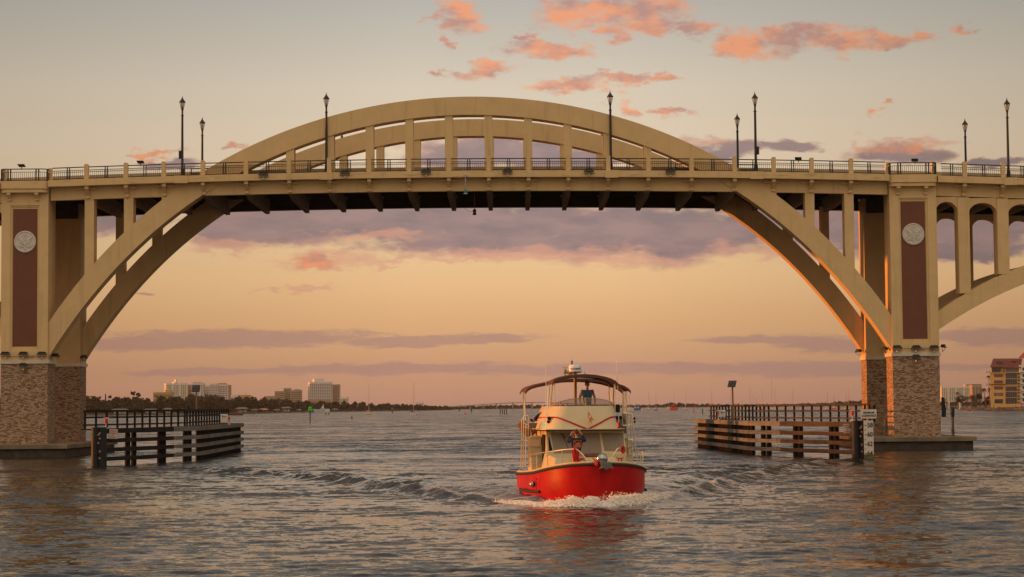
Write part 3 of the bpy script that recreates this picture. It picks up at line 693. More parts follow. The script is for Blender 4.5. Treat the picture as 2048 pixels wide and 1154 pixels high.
for i, px in enumerate((527, 690, 852, 1015, 1178, 1341)):
    o = fl0 if i == 0 else copy_tree(fl0)
    x = W(px, 348, YF-.8).x; o.location = (x, YF-.78, zt(x)-.16)
    tag(o, f'black floodlight clamped on the deck edge, {ordn[i]} from the left in the row', 'floodlight', 'floodlights along the deck edge')
TL = [(11, 708, 0, 'floodlight on left tower ledge at the left frame edge'), (47, 708, 0, 'floodlight on left tower ledge under the middle of its brown panel'), (84, 708, 0, 'rightmost floodlight on the front ledge of the left tower'),
      (1794, 695, 0, 'leftmost floodlight on the front ledge of the right tower'), (1832, 695, 0, 'floodlight above the right tower ledge under the brown panel middle'), (1868, 695, 0, 'rightmost floodlight on the front ledge of the right tower'),
      (47, 731, 1, 'floodlight hung just below the pale ledge of the left tower'), (1832, 714, 1, 'floodlight hung just below the pale ledge of the right tower'),
      (109, 712, 2, 'floodlight on the inner side of the left near tower'), (1771, 699, 3, 'floodlight on the inner side of the right near tower'), (166, 715, 4, 'floodlight on the inner corner of the left far tower'),
      (1719, 703, 5, 'floodlight on the inner corner of the right far tower'), (1884, 694, 2, 'floodlight on the outer side of the right near tower')]
for px, py, k, lb in TL:
    o = copy_tree(fl0); Y = {0: 150.85, 1: 150.8, 2: 152.0, 3: 152.0, 4: 162.6, 5: 162.6}[k]
    p = W(px, py, Y); o.location = p+Vector((0, 0, -.1)); 
    if k in (2, 4): o.rotation_euler.z = R(60)
    if k in (3, 5): o.rotation_euler.z = R(-60)
    o.scale = (.9, .9, .9) if k else (1, 1, .85)
    tag(o, 'black '+lb, 'floodlight', 'floodlights around the tower ledges')
# conduit and box on the ledges
for cx, s in ((XC-TW, 1), (XC+TW, 1)):
    mb = MB(); z = 7.62; mb.tube([(cx-1.2, 150.97, z), (cx+1.4, 150.97, z)], .018, 5); mb.tube([(cx+.6, 150.97, z), (cx-.05, 150.95, z-.15), (cx-.1, 150.9, 7.25)], .012, 5)
    mb.box(cx+.45, cx+.68, 150.86, 151.0, z-.08, z+.08); mb.build('lighting_conduit', M['galv'], bo)
# ---------------------------------------------------------------- small solar panels on the railing
sp0 = None
for i, (px, py) in enumerate(((43, 331), (281, 324), (1597, 317), (1830, 320))):
    Y = YR if i in (1, 2) else 150.5
    p = W(px, py, Y)
    if sp0 is None:
        sp0 = empty('solar_light_panel', (0, 0, 0)); MB().add([(-.30,-.08,.06),(.22,-.08,.06),(.27,.22,-.10),(-.22,.22,-.10),(-.30,-.08,.10),(.22,-.08,.10),(.27,.22,-.06),(-.22,.22,-.06)],
            [(0,3,2,1),(4,5,6,7),(0,1,5,4),(1,2,6,5),(2,3,7,6),(3,0,4,7)]).build('panel', M['blk'], sp0)
        MB().tube([(0,.05,.0),(0,.0,-.28)], .035, 6).build('bracket', M['black'], sp0); o = sp0
    else: o = copy_tree(sp0)
    o.location = p
    tag(o, ['small dark solar panel on the left tower balcony railing', 'small dark solar panel on the deck railing left of the arch', 'small dark solar panel on the deck railing between arch and right tower', 'small dark solar panel on the right tower balcony railing'][i], 'solar panel', 'small solar panels on the bridge railing')
# ---------------------------------------------------------------- navigation lanterns under the deck
p = W(931, 352, YF-.85); n1 = empty('navigation_light', (p.x, p.y, p.z), 'grey pipe with green lantern hung on the near deck edge mid span', 'navigation light')
MB().tube([(p.x-.02, p.y, p.z+.05), (p.x+.0, p.y-.05, W(931,379,YF-.85).z)], .045, 8).box(p.x-.12, p.x+.12, p.y-.1, p.y+.1, p.z-.08, p.z+.1).box(p.x+.1, p.x+.25, p.y-.03, p.y+.03, p.z-.07, p.z-.02).build('pipe', M['galv'], n1)
zz = W(931, 387, YF-.85).z
MB().lathe((p.x, p.y-.05, zz), [(.12,0),(.13,.06),(.13,.22),(.08,.30)], 12).build('lantern', M['teal'], n1, smooth=True)
MB().lathe((p.x, p.y-.05, zz-.03), [(.15,0),(.15,.05)], 12).build('lantern_base', M['white'], n1)
p = W(949, 410, 157.8); n2 = empty('navigation_light', (p.x, p.y, fb(p.x)), 'dark lantern on a thin rod hanging below the middle of the deck', 'navigation light')
z1 = W(949, 420, 157.8).z; z0 = W(949, 430, 157.8).z
MB().tube([(p.x, p.y, zt(p.x)-.55), (p.x, p.y, z1)], .03, 6).build('rod', M['rust'], n2)
MB().lathe((p.x, p.y, z0), [(.13,0),(.15,.05),(.15,.12),(.12,.14),(.12,.28),(.15,.30),(.12,.42),(.05,.48)], 12).build('lantern', M['blk'], n2, smooth=True)
MB().lathe((p.x, p.y, z0), [(.125,.15),(.125,.27)], 12).build('lens', M['teal'], n2)
q = W(925, 411, 157.8); MB().tube([(q.x, q.y, q.z+.1), (q.x+.3, q.y, q.z-.35), (q.x+.65, q.y, q.z-.5), (p.x, p.y, z1-.1)], .012, 4).build('cable', M['black'], n2)
# ================================================================== TIMBER FENDERS
def offset_pl(pl, d):
    out = []
    for i, p in enumerate(pl):
        a = pl[max(i-1, 0)]; b = pl[min(i+1, len(pl)-1)]; t = Vector((b[0]-a[0], b[1]-a[1])).normalized()
        out.append((p[0]+t.y*d, p[1]-t.x*d))
    return out
def at_len(pl, s):
    for a, b in zip(pl[:-1], pl[1:]):
        L = math.hypot(b[0]-a[0], b[1]-a[1])
        if s <= L or b is pl[-1]: return (a[0]+(b[0]-a[0])*s/L, a[1]+(b[1]-a[1])*s/L), math.atan2(b[1]-a[1], b[0]-a[0])
        s -= L
def plen(pl): return sum(math.hypot(b[0]-a[0], b[1]-a[1]) for a, b in zip(pl[:-1], pl[1:]))
def fender(pl, out, label, dark, wales, back):
    r = empty('timber_fender', (pl[0][0], pl[0][1], 0), label, 'timber fender')
    L = plen(pl); tops = [2.30, 1.70, 1.13, .56]
    # piles: pairs in the open part, close together along the channel
    sp = []; s = 1.0
    d1 = math.hypot(pl[1][0]-pl[0][0], pl[1][1]-pl[0][1])+math.hypot(pl[2][0]-pl[1][0], pl[2][1]-pl[1][1])
    ps = [3.2, 4.0, 7.4, 8.2, 11.2, 12.1]; ps = [q*d1/13.0 for q in ps]
    q = d1+1.0
    while q < L: ps.append(q); q += 1.15
    for i, s in enumerate(ps):
        (x, y), a = at_len(pl, min(s, L-.05)); n = Vector((math.sin(a), -math.cos(a)))*out
        dd = .32 if (i % 2 == 0 or s > d1) else .45
        MB().lathe((x+n.x*dd, y+n.y*dd, 0), [(.19,-1.5),(.18,1.2),(.17,2.12)], 10).build('pile', M['tdark'], r)
    # wales
    for k, z in enumerate(tops):
        s0 = .0; brk = [0]
        acc = 0
        for a, b in zip(pl[:-1], pl[1:]):
            l_ = math.hypot(b[0]-a[0], b[1]-a[1]); m_ = max(1, int(round(l_/5))); brk += [acc+l_*(j+1)/m_ for j in range(m_)]; acc += l_
        for j, (a, b) in enumerate(zip(brk[:-1], brk[1:])):
            (xa, ya), _ = at_len(pl, a+.01); (xb, yb), an = at_len(pl, b-.01)
            m_ = wales(a)
            n = Vector((math.sin(an), -math.cos(an)))*-out*.012*(j % 2)
            MB().bar((xa+n.x, ya+n.y, z-.13), (xb+n.x, yb+n.y, z-.13), .22, .30 if k == 0 else .25).build('wale', M[m_], r)
    # walkway deck
    p2 = offset_pl(pl, out*.72)
    for a, b in zip(p2[:-1], p2[1:]): MB().bar((*a, 2.27), (*b, 2.27), 1.15, .10).build('walkway', M['tgrey' if dark == 0 else 'tdark'], r)
    # railing along the outer edge
    p3 = offset_pl(pl, out*1.15)
    mr = 'tdark' if dark else 'tbrown'
    mb = MB(); Lr = plen(p3)
    for h, w in ((3.42, .13), (3.02, .11), (2.55, .10)):
        for a, b in zip(p3[:-1], p3[1:]): mb.bar((*a, h), (*b, h), .10, w)
    mb.build('handrail', M[mr], r)
    s = .15; 
    while s < Lr:
        (x, y), a = at_len(p3, s); MB().bar((x, y, 2.3), (x, y, 3.40), .12, .12).build('railing_post', M['tdark'], r); s += 1.22 if s < d1 else 1.6
    # return railing on the inner side at the far end
    p4 = offset_pl(pl[2:], out*.15); s = .6
    p5 = offset_pl([pl[-1], back], 0)
    mb = MB()
    for h in (3.42, 3.0): mb.bar((*p5[0], h), (*p5[1], h), .09, .12)
    if dark: mb.build('end_rail', M[mr], r)
    # far return face with its own piles
    Lb = plen(p5); s = 1
    mb = MB()
    while s < Lb:
        (x, y), a = at_len(p5, s); MB().lathe((x, y, 0), [(.2,-1.5),(.18,2.2)], 8).build('rear_pile', M['tdark'], r); s += 2.3
    for z in tops: mb.bar((*p5[0], z-.13), (*p5[1], z-.13), .2, .24)
    mb.build('rear_wale', M['tgrey'], r)
    # pile cluster at the near end, wrapped and bolted
    x, y = pl[0]
    mb = MB()
    for dx_, dy_ in ((-.22, -.1), (.22, -.1), (0, .25)): mb.lathe((x+dx_, y+dy_, 0), [(.27,-1.6),(.26,2.4),(.24,2.42)], 14)
    mb.build('dolphin', M['poly'], r, smooth=True)
    mb = MB(); random.seed(5)
    for z in (2.05, 1.95, 1.72, 1.45, .95, .90, .5):
        bx = x+random.choice((-.12, .02, .1)); mb.prism([(bx+.055*math.cos(t), z+.055*math.sin(t)) for t in np.linspace(0, 2*math.pi, 9)[:-1]], y-.42, y-.33)
    mb.build('bolt', M['bolt'], r)
    return r
def gxy(px, Y): p = W(px, 812, Y); return (p.x, p.y)
plR = [gxy(1717, 125), gxy(1628, 131), gxy(1500, 139.5), gxy(1391, 167)]
plL = [gxy(199, 124.5), gxy(283, 129), gxy(402, 139), gxy(485, 166)]
fR = fender(plR, 1, 'weathered timber fender with walkway and railing reaching out from the right tower', 0, lambda s: 'tbrown' if s < 9 else 'tgrey', (plR[-1][0]+4.5, plR[-1][1]+9))
fL = fender(plL, -1, 'tar-dark timber fender with walkway and railing reaching out from the left tower', 1, lambda s: 'tdark' if s < 8 else 'tgrey', (plL[-1][0]-4.5, plL[-1][1]+9))
def framed(mb, px0, px1, py0, py1, Y, d=.03):
    a = W(px0, py1, Y); b = W(px1, py0, Y); mb.box(a.x, b.x, Y, Y+d, a.z, b.z); return a, b
# minimum clearance board and gauge
mb = MB(); a, b = framed(mb, 1722, 1753, 818.5, 837, 124.3)
cs = mb.build('clearance_sign', M['signw']); tag(cs, 'pale board reading MINIMUM CLEARANCE above the white height gauge', 'sign')
t = MB(); c = (a+b)/2; add_text(t, 'MINIMUM', .165, (c.x, 124.285, c.z+.075), .95); add_text(t, 'CLEARANCE', .165, (c.x, 124.285, c.z-.11), .95); t.build('lettering', M['blk'], cs)
MB().tube([(a.x+.15, 124.45, 2.3), (a.x+.15, 124.45, b.z)], .05, 6).tube([(b.x-.4, 124.45, .5), (b.x-.4, 124.45, b.z+.35)], .06, 6).build('sign_post', M['tdark'], cs)
mb = MB(); a, b = framed(mb, 1728.8, 1746.3, 841, 914, 124.2, .05)
g = mb.build('height_gauge', M['signw']); tag(g, 'tall white gauge board numbered 58 60 62 64 standing in the water', 'height gauge')
t = MB(); t2 = MB()
for s_, py in (('58', 850.5), ('60', 869), ('62', 888), ('64', 906.8)):
    q = W(1740, py, 124.2); add_text(t, s_, .40, (q.x, 124.185, q.z), .86); t.build('numeral', M['blk'], g); t = MB(); t2.box(a.x+.03, a.x+.16, 124.17, 124.19, q.z-.016, q.z+.016)
for py in (859.6, 878.6, 897.6):
    q = W(1740, py, 124.2); t2.box(a.x+.03, a.x+.11, 124.17, 124.19, q.z-.012, q.z+.012)
t2.build('tick_marks', M['blk'], g)
MB().box(a.x, b.x-.002, 124.195, 124.26, -.6, a.z+.16).build('algae_stain', mat('algae', (.12, .12, .05), .8, var=.4, vscale=8), g)
def warning(px0, px1, py0, py1, Y, lb):
    mb = MB(); a, b = framed(mb, px0, px1, py0, py1, Y); s = mb.build('warning_sign', M['signw']); tag(s, lb, 'sign', 'warning signs on the fenders')
    c = (a+b)/2; h = b.z-a.z; w = b.x-a.x; t = MB()
    add_text(t, 'WARNING', h*.20, (c.x, Y-.012, c.z+h*.30), .78); add_text(t, 'NO TRESPASSING', h*.135, (c.x, Y-.012, c.z+h*.08), .62)
    add_text(t, 'OR', h*.13, (c.x, Y-.012, c.z-h*.11), .7); add_text(t, 'TYING UP', h*.15, (c.x, Y-.012, c.z-h*.31), .85)
    t.build('lettering', M['redtext'], s)
    MB().box(a.x, b.x, Y-.006, Y-.001, a.z, a.z+.025).box(a.x, b.x, Y-.006, Y-.001, b.z-.02, b.z).box(a.x, a.x+.02, Y-.006, Y-.001, a.z+.025, b.z-.02).box(b.x-.02, b.x, Y-.006, Y-.001, a.z+.025, b.z-.02).build('border', M['redtext'], s)
warning(1687, 1704, 847, 866.5, 126.0, 'small red and white WARNING sign on the right fender beside the height gauge')
warning(218, 235.5, 858, 878, 125.2, 'small red and white WARNING sign on the left fender near its dark corner piles')
# solar panels on poles
def pole_panel(px, py0, py1, hw, Y, zb, lb, skew):
    c = W(px, (py0+py1)/2, Y); h = W(px, py0, Y).z-W(px, py1, Y).z
    r = empty('solar_panel_pole', (c.x, c.y, zb), lb, 'solar panel')
    MB().tube([(c.x+.05, c.y+.1, zb), (c.x+.02, c.y+.1, c.z)], .06, 8).build('pole', M['rust'], r)
    x = hw*Y/F
    vs = [(c.x-x+skew, c.y-.05, c.z-h/2), (c.x+x+skew, c.y-.05, c.z-h/2), (c.x+x-skew, c.y+.35, c.z+h/2), (c.x-x-skew, c.y+.35, c.z+h/2)]
    vs += [(p[0], p[1]-.05, p[2]+.02) for p in vs]
    MB().add(vs, [(0,3,2,1),(4,5,6,7),(0,1,5,4),(1,2,6,5),(2,3,7,6),(3,0,4,7)]).build('panel', M['solar'], r)
    mb = MB()
    for q in (-.55, .1, .6): mb.bar((c.x+x*q, c.y-.13, c.z-h/2+.03), (c.x+x*q, c.y+.27, c.z+h/2-.03), .06, .05)
    mb.bar((c.x-x, c.y+.08, c.z), (c.x+x, c.y+.08, c.z), .05, .05); mb.build('rear_frame', M['tbrown'], r)
pole_panel(391.5, 770, 784, 8, 148, 2.3, 'framed solar panel on a pole above the left fender railing', 0)
pole_panel(1464.5, 761.5, 774.5, 8, 145, 2.3, 'tilted solar panel on a thin pole above the right fender railing', -.08)
# cabinets and signal lights
def cab(px0, px1, py0, py1, Y, lb):
    a = W(px0, py1, Y); b = W(px1, py0, Y); r = empty('control_cabinet', ((a.x+b.x)/2, Y, a.z), lb, 'cabinet')
    MB().box(a.x, b.x, Y, Y+.35, a.z, b.z).build('cabinet_body', M['white'], r, bevel=.02)
    MB().box(a.x+.03, b.x-.03, Y-.02, Y-.002, a.z+.04, b.z-.04).build('cabinet_door', M['signw'], r)
    MB().tube([(a.x+.15, Y-.05, b.z-.15), (b.x-.1, Y-.05, b.z-.2)], .03, 5).box(a.x+.1, a.x+.22, Y-.05, Y-.021, b.z-.22, b.z-.1).build('latch', M['grey'], r)
cab(441, 455, 828, 845.5, 153, 'white cabinet at the far end of the left fender railing')
cab(1438.5, 1451, 820, 834.5, 148, 'pale grey cabinet on the right fender walkway near its far end')
def siglight(px, py, Y, lb):
    c = W(px, py, Y); r = empty('signal_light', (c.x, Y, c.z-.5), lb, 'signal light', 'red signal lights on the fenders')
    MB().lathe((c.x, Y, c.z-.12), [(.10,0),(.11,.04),(.11,.24),(.09,.27)], 12).build('lens', M['reds'], r, smooth=True)
    MB().lathe((c.x, Y, c.z-.5), [(.12,0),(.12,.03),(.03,.08),(.03,.28),(.12,.37)], 10).box(c.x-.16, c.x+.16, Y-.02, Y+.1, c.z+.15, c.z+.2).build('stand', M['white'], r)
siglight(212, 841.5, 125.5, 'red signal light at the near end of the left fender')
siglight(457.5, 836.5, 155, 'red signal light at the far end of the left fender')
siglight(1437, 826, 149, 'red signal light beside the cabinet on the right fender')
siglight(1704.5, 826.5, 127.5, 'red signal light beside the MINIMUM CLEARANCE board')
# dark box on the left fender rail, post with black head on the right pile cap
c = W(378, 817, 150); o = MB().box(c.x-.12, c.x+.12, c.y, c.y+.2, 3.45, 3.72).build('junction_box', M['blk']); tag(o, 'small black box on the left fender top rail', 'box')
c = W(1906, 869, 150.2); r = empty('marker_post', (c.x, c.y, .97), 'slim post with a thick black head on the right tower pile cap', 'post')
MB().lathe((c.x, c.y, .97), [(.12,0),(.12,.55),(.10,.56),(.095,1.7)], 10).build('pole', mat('algae_pole', (.07, .06, .03), .7, var=.4, vscale=4), r)
MB().lathe((c.x, c.y, .97), [(.11,1.45),(.15,1.6),(.16,2.0),(.14,2.12),(.05,2.18)], 10).build('post_head', M['blk'], r, smooth=True)
c = W(1881, 815, 154.5)
o = MB().prism([(c.x-.15, 2.4), (c.x+.12, 2.4), (c.x+.16, 3.0), (c.x+.02, 3.9), (c.x-.15, 3.9)], 153.2, 153.5).build('rolled_cover', M['blk']); tag(o, 'black cover strapped to the outer side of the right tower base', 'cover')
c = W(115, 865, 156); o = MB().box(c.x-.35, c.x+.2, 154.2, 154.8, .97, 2.1).build('concrete_block', M['cap']); tag(o, 'pale block standing between the left near and far tower bases', 'block')
c = W(1772, 862, 155); o = MB().box(c.x-.2, c.x+.35, 154.2, 154.8, .97, 2.2).build('concrete_block', M['cap']); tag(o, 'pale block standing between the right near and far tower bases', 'block')

# ================================================================== BOAT
PHI = R(5.7)
bp = W(1201, 1000, 71.0); BX, BY = bp.x, 71.0
mb_ = Matrix.Translation((BX, BY, 0)) @ Matrix.Rotation(PHI, 4, 'Z'); mbi = mb_.inverted()
def Lp(px, py, yl):                     # boat coordinates of what is seen at this place, at yl metres behind the stem
    C0 = mbi @ Vector((0, 0, HC)); d = (mbi.to_3x3() @ ray(px, py)); t = (yl-C0.y)/d.y
    return Vector((C0.x+d.x*t, yl, C0.z+d.z*t))
BM = dict(hull=mat('red_hull_paint', (.40, .004, .006), .42, spec=.2, coat=.04, var=.28, vscale=1.3, bump=.05, bscale=3), cream=mat('cream_gelcoat', (.60, .49, .30), .38, spec=.45, var=.05, vscale=2),
 rub=mat('rub_rail', (.03, .02, .018), .75), canvas=mat('brown_canvas', (.115, .045, .03), .85, var=.2, vscale=3, bump=.4, bscale=5), screen=mat('window_cover', (.25, .20, .165), .8, var=.1, vscale=3),
 steel=mat('stainless', (.80, .66, .45), .3, metal=.85), chrome=mat('chrome', (.38, .38, .40), .16, metal=1), dark=mat('dark_trim', (.02, .017, .017), .85, spec=.1), tint=glass('tinted_screen', (.12, .075, .045), .55, .08),
 stripe=mat('red_stripe', (.42, .012, .012), .5), rope=mat('red_rope', (.55, .02, .02), .85, var=.4, vscale=30, bump=.8, bscale=60), white=mat('radar_white', (.72, .72, .73), .4), mast=mat('mast_tan', (.34, .26, .13), .5),
 mat=mat('brown_mat', (.17, .085, .06), .85, var=.25, vscale=6, bump=.4, bscale=8), skin=mat('skin', (.42, .19, .12), .6), navy=mat('navy_cloth', (.012, .016, .04), .9, bump=.4, bscale=20), tee=mat('blue_grey_tee', (.10, .17, .27), .9, var=.15, vscale=8, bump=.3, bscale=15),
 grey=mat('light_grey_cloth', (.36, .36, .37), .9, bump=.3, bscale=20), hair=mat('brown_hair', (.07, .028, .015), .7, bump=.6, bscale=60), wood=mat('varnished_canvas', (.30, .15, .055), .7), greyc=mat('grey_box_cloth', (.16, .125, .115), .8),
 anchor=mat('anchor_galvanised', (.16, .15, .15), .6, metal=.4, bump=.5, bscale=8), orange=mat('orange_flag', (.62, .19, .02), .8), brown=mat('rolled_brown', (.20, .085, .035), .8, bump=.4, bscale=6), blue=mat('dark_blue_trousers', (.015, .02, .05), .9))
boat = empty('trawler', (BX, BY, 0), 'red-hulled cream trawler with flybridge and brown canvas top coming straight towards the viewer', 'boat', rz=PHI)
ORG[boat.name] = Vector((0, 0, 0))
ST = [(0.0,.0,.0,1.40,.0),(.12,.50,.28,1.39,.0),(.35,.98,.72,1.36,.0),(.7,1.36,1.10,1.30,.0),(1.2,1.70,1.46,1.22,.0),(1.9,1.92,1.72,1.13,0),(2.8,2.04,1.90,1.04,0),(4.2,2.14,2.03,.97,0),(6,2.16,2.06,.90,0),(8,2.16,2.0,.84,0),(10.6,1.80,1.7,.80,0)]
def sheer(y):
    for a, b in zip(ST[:-1], ST[1:]):
        if y <= b[0]: t = (y-a[0])/(b[0]-a[0]); return a[1]+(b[1]-a[1])*t, a[3]+(b[3]-a[3])*t
    return ST[-1][1], ST[-1][3]
hv = []; hf = []; ns = 9
for (y, hd, hc, zd, _) in ST:
    prof = [(hd, zd), (hd*.992+.0, zd*.72), (hd*.93+hc*.07, zd*.45), (hd*.55+hc*.45, .22), (hc, .0), (hc*.75, -.45), (.02, -.8)]
    row = [(x, y+(0 if y > 2 else (.06*(1-z/1.4))*(2-y)/2), z) for x, z in prof]
    full = [(-x, yy, z) for x, yy, z in row]+[(x, yy, z) for x, yy, z in row[::-1][1:]]
    hv.append(full)
k = len(hv[0]); mb = MB(); mb.add([p for r_ in hv for p in r_], [(i*k+j, i*k+j+1, (i+1)*k+j+1, (i+1)*k+j) for i in range(len(hv)-1) for j in range(k-1)]+[tuple(range((len(hv)-1)*k, len(hv)*k))])
hull = mb.build('hull', BM['hull'], boat, smooth=True)
rubp = [(-sheer(y)[0]-.02, y, sheer(y)[1]+.0) for y in (10.5, 8, 6, 4.2, 2.8, 1.9, 1.2, .7, .35, .12)]+[(0, -.05, 1.40)]+[(sheer(y)[0]+.02, y, sheer(y)[1]+.0) for y in (.12, .35, .7, 1.2, 1.9, 2.8, 4.2, 6, 8, 10.5)]
MB().tube(rubp, .05, 8).build('rub_rail', BM['rub'], boat, smooth=True)
dk = [(-sheer(y)[0]+.02, y, sheer(y)[1]+.02) for y in (10.5, 8, 6, 4.2, 2.8, 1.9, 1.2, .7, .35, .12)]+[(0, 0.02, 1.41)]+[(sheer(y)[0]-.02, y, sheer(y)[1]+.02) for y in (.12, .35, .7, 1.2, 1.9, 2.8, 4.2, 6, 8, 10.5)]
n = len(dk); MB().add(dk, [(i, i+1, n-2-i, n-1-i) for i in range(n//2-1)]+[(n//2-1, n//2, n//2+1)]).build('deck', BM['cream'], boat)
MB().tube([(p[0]*.965, p[1]+.04, p[2]+.07) for p in rubp], .05, 6).build('toe_rail', BM['cream'], boat, smooth=True)
# side rubbing bar, hawse and exhaust marks on the left side of the hull
MB().tube([(-2.26, 5.6, .33), (-2.24, 4.4, .33), (-2.16, 3.2, .34), (-2.02, 2.35, .36), (-1.93, 2.05, .37)], .055, 8).build('rubbing_bar', BM['rub'], boat, smooth=True)
MB().tube([(2.26, 5.6, .33), (2.24, 4.4, .33), (2.16, 3.2, .34)], .055, 8).build('rubbing_bar', BM['rub'], boat, smooth=True)
p = Lp(1051.5, 967, 2.75); MB().ball((-2.12, 2.75, .62), .10, .12, .12, 12, 8).build('hawse_pipe', BM['chrome'], boat, smooth=True)
mb = MB()
for i, z in enumerate((.82, .70, .60, .50)): mb.box(-2.06, -2.02, 2.1, 2.2, z-.035, z+.035)
mb.build('hull_letters', BM['stripe'], boat)
# trunk cabin and side decks
def polyx(mb, pts, y0, y1): return mb.prism([(p.x, p.z) for p in pts], y0, y1)
a = Lp(1103, 925, 2.2); b = Lp(1228, 925, 2.2); zt_ = Lp(1160, 908, 2.6).z
mb = MB(); x0, x1 = a.x-.02, b.x+.15
mb.add([(x0,1.7,1.0),(x1,1.7,1.0),(x1+.2,4.2,.9),(x0-.2,4.2,.9),(x0+.12,2.0,zt_-.12),(x1-.12,2.0,zt_-.12),(x1,4.2,zt_+.02),(x0,4.2,zt_+.02)], [(0,3,2,1),(4,5,6,7),(0,1,5,4),(1,2,6,5),(2,3,7,6),(3,0,4,7)])
mb.build('trunk_cabin', BM['cream'], boat, bevel=.05)
a = Lp(1166, 908, 2.4); b = Lp(1204, 908, 2.4)
MB().box(a.x, b.x, 2.15, 3.0, zt_-.10, zt_+.03).build('sun_mat', BM['mat'], boat, bevel=.03)
# cabin
yc = 4.2
cl, cr_ = Lp(1090, 863, yc), Lp(1252, 863, yc); bl, br = Lp(1097, 930, yc), Lp(1250, 925, yc)
zb = .95; ztp = Lp(1170, 860, yc).z; xl, xr = Lp(1092, 880, yc).x, Lp(1250, 880, yc).x
zw0 = Lp(1150, 909, yc).z
mb = MB(); mb.add([(xl,yc-.28,zb),(xr,yc-.28,zb),(xr,9.6,zb),(xl,9.6,zb),(xl,yc-.28,zw0),(xr,yc-.28,zw0),(xr,9.6,zw0),(xl,9.6,zw0),(xl+.03,yc+.12,ztp),(xr-.03,yc+.12,ztp),(xr-.03,9.6,ztp),(xl+.03,9.6,ztp)],
    [(0,3,2,1),(0,1,5,4),(1,2,6,5),(2,3,7,6),(3,0,4,7),(4,5,9,8),(5,6,10,9),(6,7,11,10),(7,4,8,11),(8,9,10,11)])
cab_ = mb.build('cabin', BM['cream'], boat)
def yf(z): return yc-.28+.40*(z-zw0)/(ztp-zw0)
def pane(pts, name='windscreen_pane', m='screen'):
    q = [Lp(x, y, yc) for x, y in pts]; vs = [(p.x, yf(p.z)-.025, p.z) for p in q]+[(p.x, yf(p.z)+.03, p.z) for p in q]; n = len(q)
    MB().add(vs, [tuple(range(n)), tuple(range(2*n-1, n-1, -1))]+[(i, i+n, (i+1)%n+n, (i+1)%n) for i in range(n)]).build(name, BM[m], cab_)
pane([(1102, 866), (1144, 866), (1146, 908), (1107, 910)]); pane([(1148, 866), (1199, 866), (1202, 904), (1150, 908)]); pane([(1203, 866), (1247, 866), (1247, 902), (1207, 901)])
pane([(1096.5, 876), (1098.5, 874), (1104, 902), (1096.5, 903)], 'side_pane', 'dark')
MB().box(xl-.03, xl+.0, yc+.3, yc+1.1, 1.25, 2.4).box(xl-.03, xl, yc+1.7, yc+3.1, 1.5, 2.3).box(xr, xr+.03, yc+.7, yc+3.1, 1.5, 2.3).build('side_window', BM['dark'], cab_)
MB().bar(Lp(1121.5, 866, yc-.02)+Vector((0,-.2,0)), Lp(1128, 876, yc-.25)+Vector((0,-.1,0)), .04, .06).bar(Lp(1128, 876, yc-.25)+Vector((0,-.1,0)), Lp(1136, 897, yc-.3)+Vector((0,-.1,0)), .015, .02).build('wiper', BM['dark'], cab_)
# roof brow
a = Lp(1085, 861, yc-.5); b = Lp(1253, 861, yc-.5); zr = Lp(1170, 860.5, yc-.4).z
mb = MB(); pl = [(a.x, 9.8), (a.x, yc-.1), (a.x+.15, yc-.38), (a.x+.8, yc-.5), (b.x-.8, yc-.5), (b.x-.15, yc-.38), (b.x, yc-.1), (b.x, 9.8)]; n = len(pl)
mb.add([(x, y, zr-.03) for x, y in pl]+[(x, y, zr+.05) for x, y in pl], [tuple(range(n-1,-1,-1)), tuple(range(n, 2*n))]+[(i, (i+1)%n, (i+1)%n+n, i+n) for i in range(n)]); mb.build('cabin_roof', BM['cream'], boat)
MB().tube([(x, y-.01, zr+.0) for x, y in pl], .028, 6).build('roof_edge', BM['dark'], boat)
# flybridge
fl, frr = Lp(1090, 858, yc).x, Lp(1240, 858, yc).x; tl, tr = Lp(1107, 813, yc+.5).x, Lp(1230, 813, yc+.5).x; zf0 = zr+.05; zf1 = Lp(1170, 812, yc+.4).z
def fplan(t, y_front):                  # rounded front in plan, t = 0 bottom, 1 top
    x0 = fl+(tl-fl)*t; x1 = frr+(tr-frr)*t; c = (x0+x1)/2; h = (x1-x0)/2; out = []
    for i in range(25):
        a_ = math.pi*i/24; e = .42
        cx_ = math.copysign(abs(math.cos(a_))**e, -math.cos(a_)); sy = abs(math.sin(a_))**.55
        out.append((c+h*cx_, y_front+1.5*(1-sy)))
    return [(x0, y_front+4.4)]+out+[(x1, y_front+4.4)]
lv = []
for t in np.linspace(0, 1, 7):
    tt = t; lv.append([(x, y, zf0+(zf1-zf0)*t) for x, y in fplan(math.sin(t*math.pi/2)**1.4 if False else t**1.15, yc-.3+.35*t)])
k = len(lv[0]); mb = MB(); mb.add([p for r_ in lv for p in r_], [(i*k+j, i*k+(j+1)%k, (i+1)*k+(j+1)%k, (i+1)*k+j) for i in range(6) for j in range(k)]+[tuple(range(6*k, 7*k))]); mb.build('flybridge', BM['cream'], boat, smooth=True)
def fsurf(px, py):
    p = Lp(px, py, yc); t = max(0, min(1, (p.z-zf0)/(zf1-zf0))); pl = fplan(t**1.15, yc-.3+.35*t)
    best = min(pl, key=lambda q: abs(q[0]-p.x)); 
    for a_, b_ in zip(pl[:-1], pl[1:]):
        if a_[0] <= p.x <= b_[0] and b_[0] > a_[0]: u_ = (p.x-a_[0])/(b_[0]-a_[0]); return Vector((p.x, a_[1]+(b_[1]-a_[1])*u_-.02, p.z))
    return Vector((best[0], best[1]-.02, p.z))
